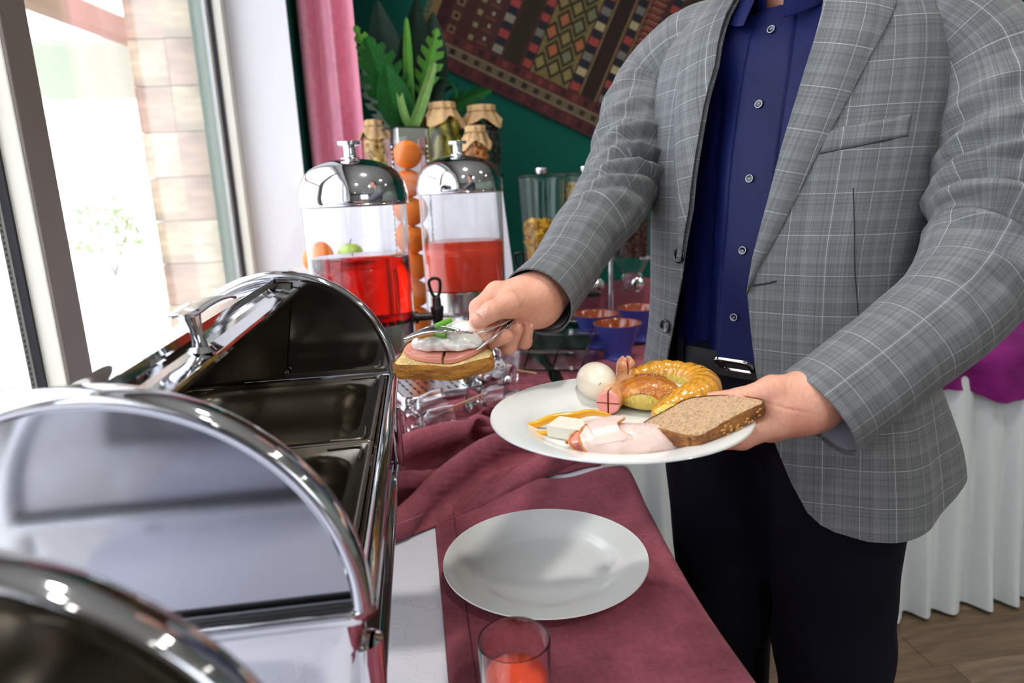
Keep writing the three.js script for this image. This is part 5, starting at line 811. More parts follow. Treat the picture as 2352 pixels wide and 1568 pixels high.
// ---- open sandwich held over the warming dish ----
{
  const yaw = rad(-8), roll = rad(2.2), O = [0.0225, 1.0565, -0.764];
  const place = (o) => { o.rotation.order = 'YXZ'; o.rotation.set(rad(4), yaw, roll); };
  const sag = (x, z) => -0.006 * Math.exp(-(((x - 0.012) / 0.02) ** 2)) * smooth(z, -0.02, 0.045) + 0.0025 * smooth(x, 0.03, 0.053) + 0.0012 * Math.sin(x * 90);
  const t = thing('toast_slice', 'slice of white toast with golden crust held by tongs over the warming dish', 'bread', O); place(t);
  slice(t, [[-0.05, -0.03], [-0.045, -0.042], [-0.02, -0.045], [0.02, -0.045], [0.044, -0.042], [0.05, -0.03], [0.05, 0.01], [0.054, 0.03], [0.051, 0.044], [0.03, 0.046], [0.012, 0.048], [-0.02, 0.046], [-0.048, 0.046], [-0.054, 0.036], [-0.051, 0.01]], 0.0165, std(0xffffff, 0.9, crumb([222, 192, 128], 63, 0.74)), std(0xffffff, 0.75, crustTex([200, 136, 46], [160, 98, 30], 64)), sag);
  const ham = phys(0xdb8f7c, 0.4, { clearcoat: 0.25, clearcoatRoughness: 0.25, bumpMap: bump(128, 128, (u, v) => tn(u, v, 50), 0.03, 0.03), bumpScale: 0.0002 });
  const lift = (q) => V(...O).add(V(...q).applyEuler(new THREE.Euler(rad(4), yaw, roll, 'YXZ')));
  const half = (s, label) => { const pts = []; for (let k = 0; k <= 40; k++) { const a = -Math.PI / 2 + Math.PI * k / 40; pts.push([s * (0.0015 + Math.cos(a) * 0.0455), Math.sin(a) * 0.041]); } const g = extrude(pts, 0.0035, 0.0009, 2).rotateX(Math.PI / 2).translate(0, 0.0045, 0); const p = g.attributes.position; for (let i = 0; i < p.count; i++) p.setY(i, p.getY(i) + sag(p.getX(i), p.getZ(i)) * 0.9); g.computeVertexNormals(); const o = whole('sausage_slice', g, ham, label, 'ham', 'pink sausage slices on the toast'); o.position.copy(lift([0, 0.0168, 0.001])); place(o); };
  half(-1, 'pink half slice of cooked sausage on the end of the toast over the warming dish'); half(1, 'pink half slice of cooked sausage on the end of the toast nearest the hand');
  const e = thing('poached_egg', 'white poached egg on the pink slices of the toast', 'egg', lift([0.006, 0.0215, -0.002]).toArray()); place(e);
  const dome = (x, y, z) => Math.hypot((x - 0.012) / 1.3, (y - 0.006) / 0.98, z / 1.15) - 0.021;
  const whites = (x, y, z) => { const q = 0.0034 * noise(x * 70, y * 60, z * 70) + 0.0011 * noise(x * 170, y * 120, z * 170); const skirt = smin((Math.hypot((x + 0.008) / 1.75, (y - 0.0055) / 0.6, (z - 0.004) / 1.15) - 0.0195) * 0.6 + q, (Math.hypot((x - 0.012) / 1.25, (y - 0.004) / 0.5, (z - 0.011) / 1.0) - 0.019) * 0.55 + q, 0.006); return Math.max(smin(skirt, dome(x, y, z) - 0.0002, 0.006), -y + 0.0003); };
  part(e, 'egg_white', nets(whites, [-0.05, -0.002, -0.03], [0.042, 0.034, 0.036], 0.0012), phys(0xf0efe6, 0.2, { clearcoat: 0.7, clearcoatRoughness: 0.12, transmission: 0.12, thickness: 0.02, attenuationColor: new THREE.Color(0xf6f0dc), attenuationDistance: 0.02 }));
  const chv = phys(0x5f9e22, 0.35, { clearcoat: 0.4 }), top = (q) => lift([0.006 + q[0], 0.0215 + q[1], -0.002 + q[2]]);
  const chive = (a, b, l) => { const A = top(a), B = top(b); const D = B.clone().sub(A); whole('chive_piece', tube([A, A.clone().addScaledVector(D, 0.5), B], 0.0033, 6, 16), chv, l, 'chive', 'green chive pieces on the poached egg'); };
  chive([-0.014, 0.0255, 0.012], [0.004, 0.0305, 0.006], 'upper piece of green chive on the poached egg');
  chive([-0.015, 0.0195, 0.0185], [-0.0025, 0.0165, 0.0225], 'lower piece of green chive on the poached egg');
  const pb = whole('pepper_piece', rbox(0.024, 0.0055, 0.008, 0.0016, 0, 0, 0, 2), phys(0xeda312, 0.3, { clearcoat: 0.5 }), 'small yellow pepper piece on the poached egg under the tongs', 'pepper'); pb.position.copy(top([-0.028, 0.0165, 0.012])); pb.rotation.set(rad(5), yaw, rad(-6), 'YXZ');
}
// ====================== the man ======================
{
  const man = thing('person', 'man in grey checked jacket and navy shirt, holding a full plate and tongs', 'person', [0.52, 0, -0.93], rad(-52));
  man.updateMatrixWorld(true);
  const W2L = man.matrixWorld.clone().invert(), L2W = man.matrixWorld.clone();
  const local = (g) => g.applyMatrix4(W2L), wp = (x, y, z) => V(x, y, z).applyMatrix4(L2W), arr = (p) => [p.x, p.y, p.z];
  // ---- torso cross-sections: height, half width, half depth, centre (local axes: x his left, z forward) ----
  const SEC = [[0.74, 0.224, 0.162, -0.006], [0.83, 0.216, 0.156, -0.004], [0.95, 0.204, 0.146, 0.002], [1.05, 0.189, 0.137, 0.010], [1.15, 0.187, 0.133, 0.012], [1.28, 0.198, 0.128, 0], [1.36, 0.202, 0.12, -0.01], [1.42, 0.196, 0.108, -0.015], [1.46, 0.175, 0.095, -0.02], [1.49, 0.13, 0.082, -0.025], [1.52, 0.082, 0.072, -0.03]];
  const table = (T, y, k = 1) => { if (y <= T[0][0]) return T[0][k]; for (let i = 0; i < T.length - 1; i++) if (y <= T[i + 1][0]) { const t = (y - T[i][0]) / (T[i + 1][0] - T[i][0]); return lerp(T[i][k], T[i + 1][k], t); } return T.at(-1)[k]; };
  const sm3 = (y, k) => (table(SEC, y - 0.02, k) + 2 * table(SEC, y, k) + table(SEC, y + 0.02, k)) / 4;
  const onTorso = (y, deg, off = 0) => { const f = rad(deg), a = sm3(y, 1) + off, b = sm3(y, 2) + off, c = sm3(y, 3), s = Math.sin(f), q = Math.cos(f); return V(a * Math.sign(s) * Math.pow(Math.abs(s), 0.8), y, c + b * Math.sign(q) * Math.pow(Math.abs(q), 0.8)); };
  // ---- cloth ----
  const plaid = (() => { const N = 1024, S = 0.098, q = tileNoise(17), line = (t, at, w) => { let d = Math.abs(((t - at + 0.5) % 1 + 1) % 1 - 0.5); return Math.max(0, 1 - d / w); };
    const rv = rngOf(8), thr = Array.from({ length: 256 }, () => rv()), thh = Array.from({ length: 256 }, () => rv());
    return pixelTex(N, N, (i, j) => {
      const u = i / N, v = j / N;
      let k = 101;
      k += 26 * (thr[i >> 2] - 0.5) + 22 * (thh[j >> 2] - 0.5);                        // single yarns
      k += ((i >> 2) + (j >> 2)) % 2 ? 9 : -9;                                          // plain weave
      for (const a of [0.20, 0.245, 0.70, 0.745]) k += 11 * line(u, a, 0.006) + 8 * line(v, a, 0.006);  // fine check
      k += 9 * (line(u, 0.22, 0.05) + line(u, 0.72, 0.05)) + 6 * (line(v, 0.22, 0.05) + line(v, 0.72, 0.05));
      const br = 0.72 + 0.5 * q(u, v, 128);
      k = lerp(k, 190, 0.78 * br * Math.max(line(u, 0, 0.0065), line(u, 0.5, 0.0065), line(v, 0.02, 0.0065), line(v, 0.52, 0.0065)));
      return [k * 0.985, k * 1.0, k * 1.005].map((c) => clamp(c, 0, 255));
    }, S, S); })();
  const JACKET = phys(0xffffff, 0.82, { specularIntensity: 0.5, map: plaid, bumpMap: weaveBump, bumpScale: 0.00025, sheen: 0.25, sheenColor: new THREE.Color(0.7, 0.72, 0.75), sheenRoughness: 0.5 });
  const LINING = phys(0x0c0d14, 0.5), SHIRT = phys(0xffffff, 0.5, { map: woven([14, 21, 66], 92, 0.1), specularIntensity: 0.35, sheen: 0.1, sheenColor: new THREE.Color(0.2, 0.28, 0.7), sheenRoughness: 0.35, bumpMap: weaveBump, bumpScale: 0.0001 });
  const TROUSER = phys(0xffffff, 0.8, { map: woven([11, 12, 23], 93, 0.12), specularIntensity: 0.25, sheen: 0.06, sheenColor: new THREE.Color(0.3, 0.33, 0.5), sheenRoughness: 0.5 });
  const LEATHER = phys(0x0a0a0b, 0.4, { clearcoat: 0.2 }), BUTTON = phys(0x16181f, 0.25, { clearcoat: 0.5 }), RIMB = std(0xa9abb0, 0.3, { metalness: 0.4 });
  const SKIN = phys(0xffffff, 0.5, { map: (() => { const q = tileNoise(41); return pixelTex(512, 512, (i, j) => { const u = i / 512, v = j / 512, m = q(u, v, 6), f = q(u, v, 40), p = q(u, v, 128), k = 1 + 0.05 * (f - 0.5) + 0.06 * (p - 0.5); return [clamp(214 * k, 0, 255), clamp((160 - 16 * m) * k, 0, 255), clamp((134 - 16 * m) * k, 0, 255)]; }, 0.12, 0.12); })(), bumpMap: bump(256, 256, (u, v) => 0.5 * tn(u, v, 64) + 0.5 * tn(u, v, 128), 0.03, 0.03), bumpScale: 0.0003, sheen: 0.15, sheenColor: new THREE.Color(1, 0.7, 0.6) });
  const NAIL = phys(0xe0a596, 0.28, { clearcoat: 0.5 });
  // ---- hands: joints in place ----
  const handOf = (H) => {
    const palm = H.palm.map(([a, b, ra, rb]) => cone(a, b, ra, rb)), fingers = H.fingers.map((f) => { const c = []; for (let i = 0; i < f.j.length - 1; i++) c.push(cone(f.j[i], f.j[i + 1], f.r[i], f.r[i + 1])); return c; });
    const creases = H.creases ?? [];
    return (x, y, z) => {
      let p = 1e9; for (const c of palm) p = smin(p, c(x, y, z), H.k ?? 0.016);
      let d = p;
      for (const f of fingers) { let e = 1e9; for (const c of f) e = smin(e, c(x, y, z), 0.0045); e = smin(e, p, 0.007); d = smin(d, e, 0.0014); }
      for (const [cx, cy, cz, nx, ny, nz, R, dep] of creases) { const px = x - cx, py = y - cy, pz = z - cz, r2 = (px * px + py * py + pz * pz) / (R * R); if (r2 < 4) { const s = px * nx + py * ny + pz * nz; d += dep * Math.exp(-r2) * Math.exp(-((s / 0.0011) ** 2)); } }
      return d;
    };
  };
  const R = {
    fingers: [
      { j: [[0.0939, 1.1219, -0.7515], [0.0724, 1.1185, -0.7345], [0.0585, 1.1105, -0.7285]], r: [0.0142, 0.0112, 0.0098] },
      { j: [[0.0851, 1.1306, -0.7887], [0.0625, 1.1166, -0.7733], [0.0575, 1.0974, -0.7560], [0.0673, 1.0885, -0.7448]], r: [0.0125, 0.0108, 0.0095, 0.0082] },
      { j: [[0.0922, 1.1174, -0.8107], [0.0655, 1.0928, -0.7952], [0.0665, 1.0778, -0.7637], [0.0886, 1.0884, -0.7394]], r: [0.0125, 0.011, 0.0096, 0.0084] },
      { j: [[0.1060, 1.1111, -0.8281], [0.0818, 1.0747, -0.8129], [0.0947, 1.0688, -0.7735], [0.1031, 1.0924, -0.7598]], r: [0.012, 0.0106, 0.0094, 0.0082] },
      { j: [[0.1220, 1.1035, -0.8347], [0.1067, 1.0693, -0.8230], [0.1159, 1.0697, -0.7864], [0.1183, 1.0903, -0.7729]], r: [0.0112, 0.0096, 0.0085, 0.0075] }],
    palm: [[[0.152, 1.125, -0.822], [0.1313, 1.1193, -0.7993], 0.030, 0.0285], [[0.1313, 1.1193, -0.7993], [0.0875, 1.1280, -0.7905], 0.025, 0.015], [[0.1333, 1.1173, -0.8063], [0.0940, 1.1180, -0.8087], 0.025, 0.0142], [[0.1353, 1.1133, -0.8103], [0.1065, 1.1125, -0.8251], 0.025, 0.0135], [[0.1373, 1.1103, -0.8123], [0.1215, 1.1055, -0.8317], 0.024, 0.0128], [[0.1290, 1.1165, -0.7890], [0.0949, 1.1219, -0.7535], 0.0245, 0.0152], [[0.115, 1.112, -0.79], [0.1, 1.108, -0.80], 0.02, 0.017]],
    creases: [[0.0735, 1.130, -0.731, -0.78, 0.3, 0.55, 0.011, 0.0008], [0.0705, 1.130, -0.729, -0.78, 0.3, 0.55, 0.011, 0.0008], [0.0765, 1.130, -0.733, -0.78, 0.3, 0.55, 0.011, 0.0006], [0.105, 1.105, -0.765, 0.5, 0.8, -0.2, 0.018, 0.001]],
  };
  const Lh = {
    fingers: [
      { j: [[0.3440, 1.0372, -0.6250], [0.3123, 1.0296, -0.6268], [0.2878, 1.0272, -0.6356]], r: [0.0142, 0.0124, 0.0104] },
      { j: [[0.3434, 1.0052, -0.6138], [0.3077, 0.9935, -0.6131], [0.2835, 0.9910, -0.6200], [0.2686, 0.9890, -0.6286]], r: [0.0125, 0.0108, 0.0095, 0.008] },
      { j: [[0.3489, 0.9921, -0.6357], [0.3140, 0.9880, -0.6444], [0.2915, 0.9868, -0.6536], [0.2729, 0.9853, -0.6617]], r: [0.0125, 0.0108, 0.0095, 0.008] },
      { j: [[0.3634, 0.9859, -0.6577], [0.3334, 0.9820, -0.6688], [0.3128, 0.9823, -0.6789], [0.2969, 0.9825, -0.6866]], r: [0.012, 0.0104, 0.0092, 0.008] },
      { j: [[0.3830, 0.9799, -0.6764], [0.3606, 0.9779, -0.6871], [0.3464, 0.9793, -0.6954], [0.3346, 0.9809, -0.7016]], r: [0.011, 0.0094, 0.0084, 0.0072] }],
    palm: [[[0.4316, 1.0218, -0.6468], [0.3949, 1.0199, -0.6350], 0.0275, 0.0275], [[0.392, 1.019, -0.632], [0.3474, 1.0062, -0.6168], 0.025, 0.016], [[0.392, 1.017, -0.637], [0.3529, 0.9951, -0.6357], 0.025, 0.016], [[0.394, 1.012, -0.645], [0.3664, 0.9889, -0.6557], 0.024, 0.015], [[0.396, 1.008, -0.650], [0.3840, 0.9829, -0.6724], 0.023, 0.014], [[0.388, 1.026, -0.628], [0.3460, 1.0372, -0.6253], 0.0245, 0.0155], [[0.376, 1.02, -0.622], [0.352, 1.018, -0.618], 0.023, 0.015]],
    creases: [[0.3155, 1.0395, -0.619, -0.98, -0.1, -0.15, 0.011, 0.0008], [0.3115, 1.0395, -0.619, -0.98, -0.1, -0.15, 0.011, 0.0008], [0.3195, 1.0395, -0.619, -0.98, -0.1, -0.15, 0.011, 0.0006], [0.352, 1.024, -0.596, 0.2, 0.97, 0.1, 0.02, 0.0012]],
  };
  // ---- joints of the arms ----
  const SR = arr(wp(-0.165, 1.42, -0.045)), SL = arr(wp(0.155, 1.408, -0.032)), ER = [0.273, 1.222, -0.967], EL = [0.605, 1.145, -0.672], WR = [0.1470, 1.122, -0.816], WL = [0.421, 1.021, -0.642];
  const q3 = (x, y, z) => arr(wp(x, y, z));
  const limb = [
    cone(SR, [0.395, 1.39, -1.135], 0.045, 0.043), cone([0.395, 1.39, -1.135], [0.321, 1.275, -1.039], 0.043, 0.04), cone([0.321, 1.275, -1.039], ER, 0.04, 0.036), cone(ER, [0.219, 1.18, -0.907], 0.036, 0.034), cone([0.219, 1.18, -0.907], WR, 0.034, 0.028), cone(SL, [0.678, 1.331, -0.758], 0.04, 0.043), cone([0.678, 1.331, -0.758], [0.652, 1.235, -0.715], 0.043, 0.04), cone([0.652, 1.235, -0.715], EL, 0.04, 0.036), cone(EL, [0.49, 1.062, -0.639], 0.036, 0.035), cone([0.49, 1.062, -0.639], WL, 0.035, 0.027),
    cone(q3(0, 1.44, -0.035), q3(0, 1.575, -0.005), 0.057, 0.053), cone(q3(-0.14, 1.42, -0.04), q3(0.14, 1.415, -0.03), 0.045, 0.045),
    cone(q3(-0.085, 1.3, -0.035), q3(-0.075, 1.02, -0.025), 0.068, 0.068), cone(q3(0.085, 1.3, -0.015), q3(0.08, 1.02, -0.005), 0.075, 0.075), cone(q3(0.015, 1.38, -0.03), q3(0.015, 1.0, -0.01), 0.076, 0.076),
    cone(q3(-0.07, 0.93, 0), q3(-0.07, 0.5, 0.005), 0.085, 0.05), cone(q3(-0.07, 0.5, 0.005), q3(-0.075, 0.1, -0.02), 0.05, 0.036), cone(q3(0.1, 0.93, 0), q3(0.105, 0.5, 0.01), 0.085, 0.05), cone(q3(0.105, 0.5, 0.01), q3(0.11, 0.1, -0.02), 0.05, 0.036),
    cone(q3(-0.075, 0.07, -0.02), q3(-0.085, 0.045, 0.14), 0.035, 0.025), cone(q3(0.11, 0.07, -0.02), q3(0.12, 0.045, 0.14), 0.035, 0.025),
  ];
  const bodySdf = (x, y, z) => { let d = 1e9; for (const c of limb) d = smin(d, c(x, y, z), 0.03); return d; };
  // head in local axes, 5 mm cells
  const hd = [0, 1.675, 0.028];
  const el = (cx, cy, cz, a, b, c) => (x, y, z) => { const k = Math.hypot((x - cx) / a, (y - cy) / b, (z - cz) / c); return (k - 1) * Math.min(a, b, c); };
  const hp = [el(0, 1.70, 0.015, 0.077, 0.092, 0.097), el(0, 1.635, 0.045, 0.062, 0.078, 0.062)], chin = cone([0, 1.578, 0.088], [0, 1.59, 0.075], 0.02, 0.03), nose = cone([0, 1.685, 0.106], [0, 1.648, 0.126], 0.009, 0.0135), nek = cone([0, 1.44, -0.035], [0, 1.6, 0.0], 0.057, 0.053);
  const ears = [-1, 1].map((s) => el(s * 0.079, 1.665, 0.008, 0.008, 0.031, 0.019)), brow = [-1, 1].map((s) => cone([s * 0.015, 1.7, 0.103], [s * 0.045, 1.702, 0.09], 0.009, 0.008)), sock = [-1, 1].map((s) => el(s * 0.032, 1.682, 0.107, 0.017, 0.011, 0.012)), lips = [cone([-0.02, 1.617, 0.1], [0.02, 1.617, 0.1], 0.007, 0.007), cone([-0.015, 1.608, 0.1], [0.015, 1.608, 0.1], 0.0075, 0.0075)], mouth = cone([-0.022, 1.6125, 0.108], [0.022, 1.6125, 0.108], 0.0018, 0.0018);
  const headSdf = (x, y, z) => { let d = smin(hp[0](x, y, z), hp[1](x, y, z), 0.04); d = smin(d, chin(x, y, z), 0.03); d = smin(d, nek(x, y, z), 0.02); for (const b of brow) d = smin(d, b(x, y, z), 0.012); for (const s of sock) d = -smin(-d, s(x, y, z), 0.008); d = smin(d, nose(x, y, z), 0.012); for (const e of ears) d = smin(d, e(x, y, z), 0.006); for (const l of lips) d = smin(d, l(x, y, z), 0.006); return Math.max(d, -mouth(x, y, z)); };
  const skinUv = (x, y, z) => [x + z * 0.7, y + z * 0.7];
  part(man, 'body', [
    local(nets(bodySdf, [0.08, 0.0, -1.22], [0.86, 1.52, -0.5], 0.013, skinUv)),
    nets(headSdf, [-0.1, 1.46, -0.11], [0.1, 1.81, 0.15], 0.005, skinUv),
    local(nets(handOf(R), [0.035, 1.045, -0.87], [0.19, 1.165, -0.705], 0.0019, skinUv)),
    local(nets(handOf(Lh), [0.25, 0.955, -0.73], [0.465, 1.07, -0.585], 0.0019, skinUv)),
  ], SKIN);
  // nails on the two thumbs and the visible curled fingers
  const nail = (at, along, normal, w, l) => { const A = V(...along).normalize(), N = V(...normal).normalize(), S = V().crossVectors(A, N).normalize(); N.crossVectors(S, A); const g = sheet((u, v) => { const s = (u - 0.5) * 2, t = v - 0.5, q = V(...at).addScaledVector(S, s * w * 0.5 * (1 - 0.12 * (1 - v))).addScaledVector(A, t * l).addScaledVector(N, -0.26 * w * s * s - 0.0006 * t * 4 * t); return [q.x, q.y, q.z, u, v]; }, 10, 8, 0.0006); part(man, 'fingernail', local(g), NAIL); };
  nail([0.0625, 1.1218, -0.7222], [-0.72, -0.38, 0.35], [-0.15, 0.68, 0.72], 0.0115, 0.011);
  nail([0.2862, 1.0344, -0.6288], [-1, -0.08, -0.33], [-0.15, 0.66, 0.74], 0.014, 0.015);
  nail([0.1065, 1.0945, -0.7525], [0.2, 0.95, 0.3], [0.55, -0.1, 0.8], 0.0085, 0.009);
  nail([0.1235, 1.0925, -0.7665], [0.1, 0.95, 0.3], [0.7, -0.1, 0.7], 0.0075, 0.008);
  // face pieces and hair
  for (const s of [-1, 1]) { const e = part(man, 'eye', new THREE.SphereGeometry(0.0118, 20, 14).translate(s * 0.032, 1.681, 0.094), phys(0xece8e2, 0.15)); part(e, 'iris', new THREE.SphereGeometry(0.0058, 16, 10).scale(1, 1, 0.4).translate(s * 0.032, 1.680, 0.1045), phys(0x3a2a1c, 0.15)); part(man, 'eyebrow', tube([V(s * 0.015, 1.703, 0.112), V(s * 0.032, 1.708, 0.107), V(s * 0.05, 1.702, 0.094)], 0.0035, 12, 8), std(0x2a2019, 0.9)); }
  part(man, 'hair', nets((x, y, z) => { const d = el(0, 1.712, 0.003, 0.083, 0.096, 0.104)(x, y, z) + 0.003 * noise(x * 90, y * 40, z * 90); return Math.max(d, smin(hp[0](x, y, z), hp[1](x, y, z), 0.04) * -1 - 0.004, (z - 0.06) * 0.8 + (1.735 - y) * 0.6, 1.63 - y + Math.max(0, z) * 0.6); }, [-0.1, 1.6, -0.12], [0.1, 1.83, 0.13], 0.005), std(0x2a2019, 0.85));
  // ---- shirt ----
  const shirtOff = (y, d) => -0.016 - 0.026 * smooth(-d, 5, 20) * smooth(1.43 - y, 0, 0.1) + 0.0028 * noise(d * 0.07, y * 5, 1) + 0.0022 * noise(d * 0.16 + y * 3, y * 11, 6) + 0.002 * smooth(1.05 - y, 0, 0.06);
  const shirt = part(man, 'shirt', sheet((u, v) => { const d = lerp(-75, 75, u), top = 1.455 + 0.05 * smooth(Math.abs(d), 3, 32), y = lerp(1.004, top, v), p = onTorso(y, d, shirtOff(y, d)); return [p.x, p.y, p.z, d * 0.0032, y]; }, 90, 120, 0.001), SHIRT);
  part(shirt, 'placket', sheet((u, v) => { const y = lerp(1.008, 1.462, v), d = lerp(-5.5, 7.5, u) - 1.6 * smooth(1.2 - y, 0, 0.2), e = Math.min(1, Math.min(u, 1 - u) * 12), p = onTorso(y, d, shirtOff(y, d) + 0.0022 * e); return [p.x, p.y, p.z, d * 0.0032 + 0.1, y]; }, 24, 110), SHIRT);
  part(shirt, 'collar', [-1, 1].map((s) => sheet((u, v) => { const a = rad(lerp(9 + 8 * v, 180, u)) * s, fold = v < 0.35 ? v / 0.35 : 1, dn = v < 0.35 ? 0 : (v - 0.35) / 0.65, r = 0.064 + 0.004 * fold + 0.018 * dn, front = smooth(1 - u, 0.55, 1); const y = 1.487 - 0.028 * front + 0.042 * fold - (0.045 + 0.016 * front) * dn; return [Math.sin(a) * r * 1.02, y, -0.022 + Math.cos(a) * r * 1.08 + 0.012 * front + 0.014 * dn * front, u * 0.2, v * 0.08]; }, 50, 22, 0.0012)), SHIRT);
  const stud = (r, h) => lathe([[0, -h / 2], [r * 0.8, -h / 2], [r, 0], [r * 0.94, h / 2], [r * 0.78, h / 2 + 0.0004], [r * 0.7, h * 0.1], [0, h * 0.05]], 28).rotateX(Math.PI / 2);
  const putOn = (parent, name, geo, mat, y, d, off, tilt = 0) => { const p = onTorso(y, d, off), t = onTorso(y, d + 1, off).sub(onTorso(y, d - 1, off)), up = onTorso(y + 0.01, d, off).sub(onTorso(y - 0.01, d, off)), n = V().crossVectors(t, up).normalize(); const m = part(parent, name, geo, mat); m.position.copy(p); m.quaternion.setFromUnitVectors(V(0, 0, 1), n); m.rotateZ(tilt); return m; };
  for (const y of [1.432, 1.34, 1.248, 1.157, 1.068]) { const d = 0.4 - 1.6 * smooth(1.2 - y, 0, 0.2), o = shirtOff(y, d) + 0.0038; const b = putOn(shirt, 'shirt_button', stud(0.0056, 0.0022), BUTTON, y, d, o, 0.4); part(b, 'button_rim', new THREE.TorusGeometry(0.0046, 0.0007, 8, 28).translate(0, 0, 0.0012), RIMB); part(b, 'button_thread', [rbox(0.0026, 0.0005, 0.0005, 0.0002, 0, 0.0006, 0.0005), rbox(0.0026, 0.0005, 0.0005, 0.0002, 0, -0.0006, 0.0005)], RIMB).userData.kind = 'stuff'; }
  // ---- trousers and belt ----
  const tr = [cone([-0.085, 0.93, -0.002], [-0.068, 0.55, 0.012], 0.103, 0.077), cone([-0.068, 0.55, 0.012], [-0.07, 0.07, -0.02], 0.077, 0.064), cone([0.09, 0.93, -0.002], [0.108, 0.55, 0.014], 0.103, 0.08), cone([0.108, 0.55, 0.014], [0.11, 0.07, -0.02], 0.08, 0.064), el(0, 0.96, 0.004, 0.178, 0.12, 0.126)];
  part(man, 'trousers', nets((x, y, z) => { let d = 1e9; for (let i = 0; i < 5; i++) d = smin(d, tr[i](x, y, z), 0.022); d += 0.003 * noise(x * 12, y * 9, z * 12) + 0.002 * noise(x * 30 + y * 14, y * 12, z * 30); return Math.max(d, y - 1.024, 0.035 - y); }, [-0.21, 0.03, -0.16], [0.22, 1.03, 0.16], 0.0095, (x, y, z) => [x + z, y]), TROUSER);
  const belt = part(man, 'belt', sheet((u, v) => { const d = u * 360, y = 0.984 + 0.034 * v, p = onTorso(y, d, -0.0145 + 0.0012 * Math.sin(Math.PI * v)); return [p.x, p.y, p.z, u, v]; }, 120, 6), LEATHER);
  putOn(belt, 'buckle', (() => { const o = roundRect(0.05, 0.042, 0.009, 6), i = roundRect(0.039, 0.03, 0.005, 6), s = new THREE.Shape(o.map(([a, b]) => new THREE.Vector2(a, b))); s.holes.push(new THREE.Path(i.map(([a, b]) => new THREE.Vector2(a, b)))); return merge([new THREE.ExtrudeGeometry(s, { depth: 0.003, bevelEnabled: true, bevelThickness: 0.001, bevelSize: 0.001, bevelSegments: 2 }), rbox(0.003, 0.036, 0.003, 0.001, -0.014, 0, 0.003)]); })(), std(0xb9b8b4, 0.18, { metalness: 1 }), 1.005, 0.5, -0.002).rotateX(0.95);
  for (const d of [-24, 26, 70, -70]) putOn(belt, 'belt_loop', rbox(0.011, 0.05, 0.003, 0.001), TROUSER, 1.001, d, -0.0115);
  for (const [x, z] of [[-0.08, 0.05], [0.113, 0.05]]) { const sh = part(man, 'shoe', nets((X, Y, Z) => Math.max(smin(cone([0, 0.045, -0.09], [0, 0.032, 0.11], 0.042, 0.034)(X, Y, Z), cone([0, 0.07, -0.07], [0, 0.06, -0.04], 0.04, 0.04)(X, Y, Z), 0.03), 0.012 - Y), [-0.06, 0.0, -0.15], [0.06, 0.125, 0.16], 0.006), LEATHER); sh.position.set(x, 0, z - 0.02); part(sh, 'sole', extrude(Array.from({ length: 32 }, (_, k) => { const a = k / 32 * 6.2832; return [Math.sin(a) * (0.043 - 0.006 * Math.cos(a)), Math.cos(a) * 0.137 + 0.01]; }), 0.012, 0.002).rotateX(-Math.PI / 2).scale(1, 1, -1).translate(0, 0.002, 0), std(0x111111, 0.8)); }
  // ---- jacket body ----
  const EL_ = [[0.790, 48], [0.793, 42], [0.797, 35], [0.805, 29.5], [0.82, 24.4], [0.858, 18.6], [0.896, 14.3], [0.946, 9], [1.003, 5.9], [1.055, 4.3], [1.1, 3], [1.151, 4.3], [1.226, 7.2], [1.303, 10], [1.373, 12.9], [1.454, 17.2], [1.52, 24]];
  const ER_ = [[0.790, 78], [0.793, 72], [0.797, 66], [0.805, 58], [0.82, 49], [0.858, 38], [0.9, 31], [0.968, 27.4], [1.0, 25.8], [1.053, 22.9], [1.116, 18.6], [1.164, 15.8], [1.211, 13], [1.301, 11.5], [1.395, 10.5], [1.479, 14.3], [1.52, 22]];
  const jOff = (y, d) => { const a = ((d + 180) % 360 + 360) % 360 - 180, flare = 0.036 * Math.exp(-(((a - 122) / 40) ** 2)) * smooth(1.02 - y, 0, 0.2) + 0.018 * Math.exp(-(((a + 100) / 60) ** 2)) * smooth(1.0 - y, 0, 0.2); return flare + 0.012 * Math.exp(-(((a + 14) / 13) ** 2)) * smooth(1.45 - y, 0, 0.12) + 0.0035 * noise(a * 0.045, y * 4, 2) + 0.002 * noise(a * 0.1, y * 9, 5) + 0.006 * smooth(1.04 - y, 0, 0.2) * Math.sin(a * 0.11 + 1) * 0.6; };
  const rowY = (v) => v < 0.16 ? lerp(0.790, 0.825, Math.pow(v / 0.16, 1.6)) : lerp(0.825, 1.52, (v - 0.16) / 0.84);
  const body = (o) => (u, v) => { const yr = rowY(v), a = table(EL_, yr), b = 360 - table(ER_, yr), t = u < 0.18 ? 0.10 * u / 0.18 : u > 0.82 ? 0.9 + 0.10 * (u - 0.82) / 0.18 : 0.1 + 0.8 * (u - 0.18) / 0.64, d = lerp(a, b, t), y = yr + 0.045 * smooth(d, 55, 130) * smooth(-d, -330, -250) * (1 - smooth(yr, 0.79, 1.0)), p = onTorso(y, d, o + jOff(y, d)); return [p.x, p.y, p.z, d * 0.0033, y]; };
  const jacket = part(man, 'jacket', sheet(body(0), 220, 150, 0.0022), JACKET);
  part(jacket, 'jacket_lining', sheet((u, v) => { const q = body(-0.0045)(0.004 + u * 0.992, 0.01 + v * 0.985); return q; }, 160, 80), LINING);
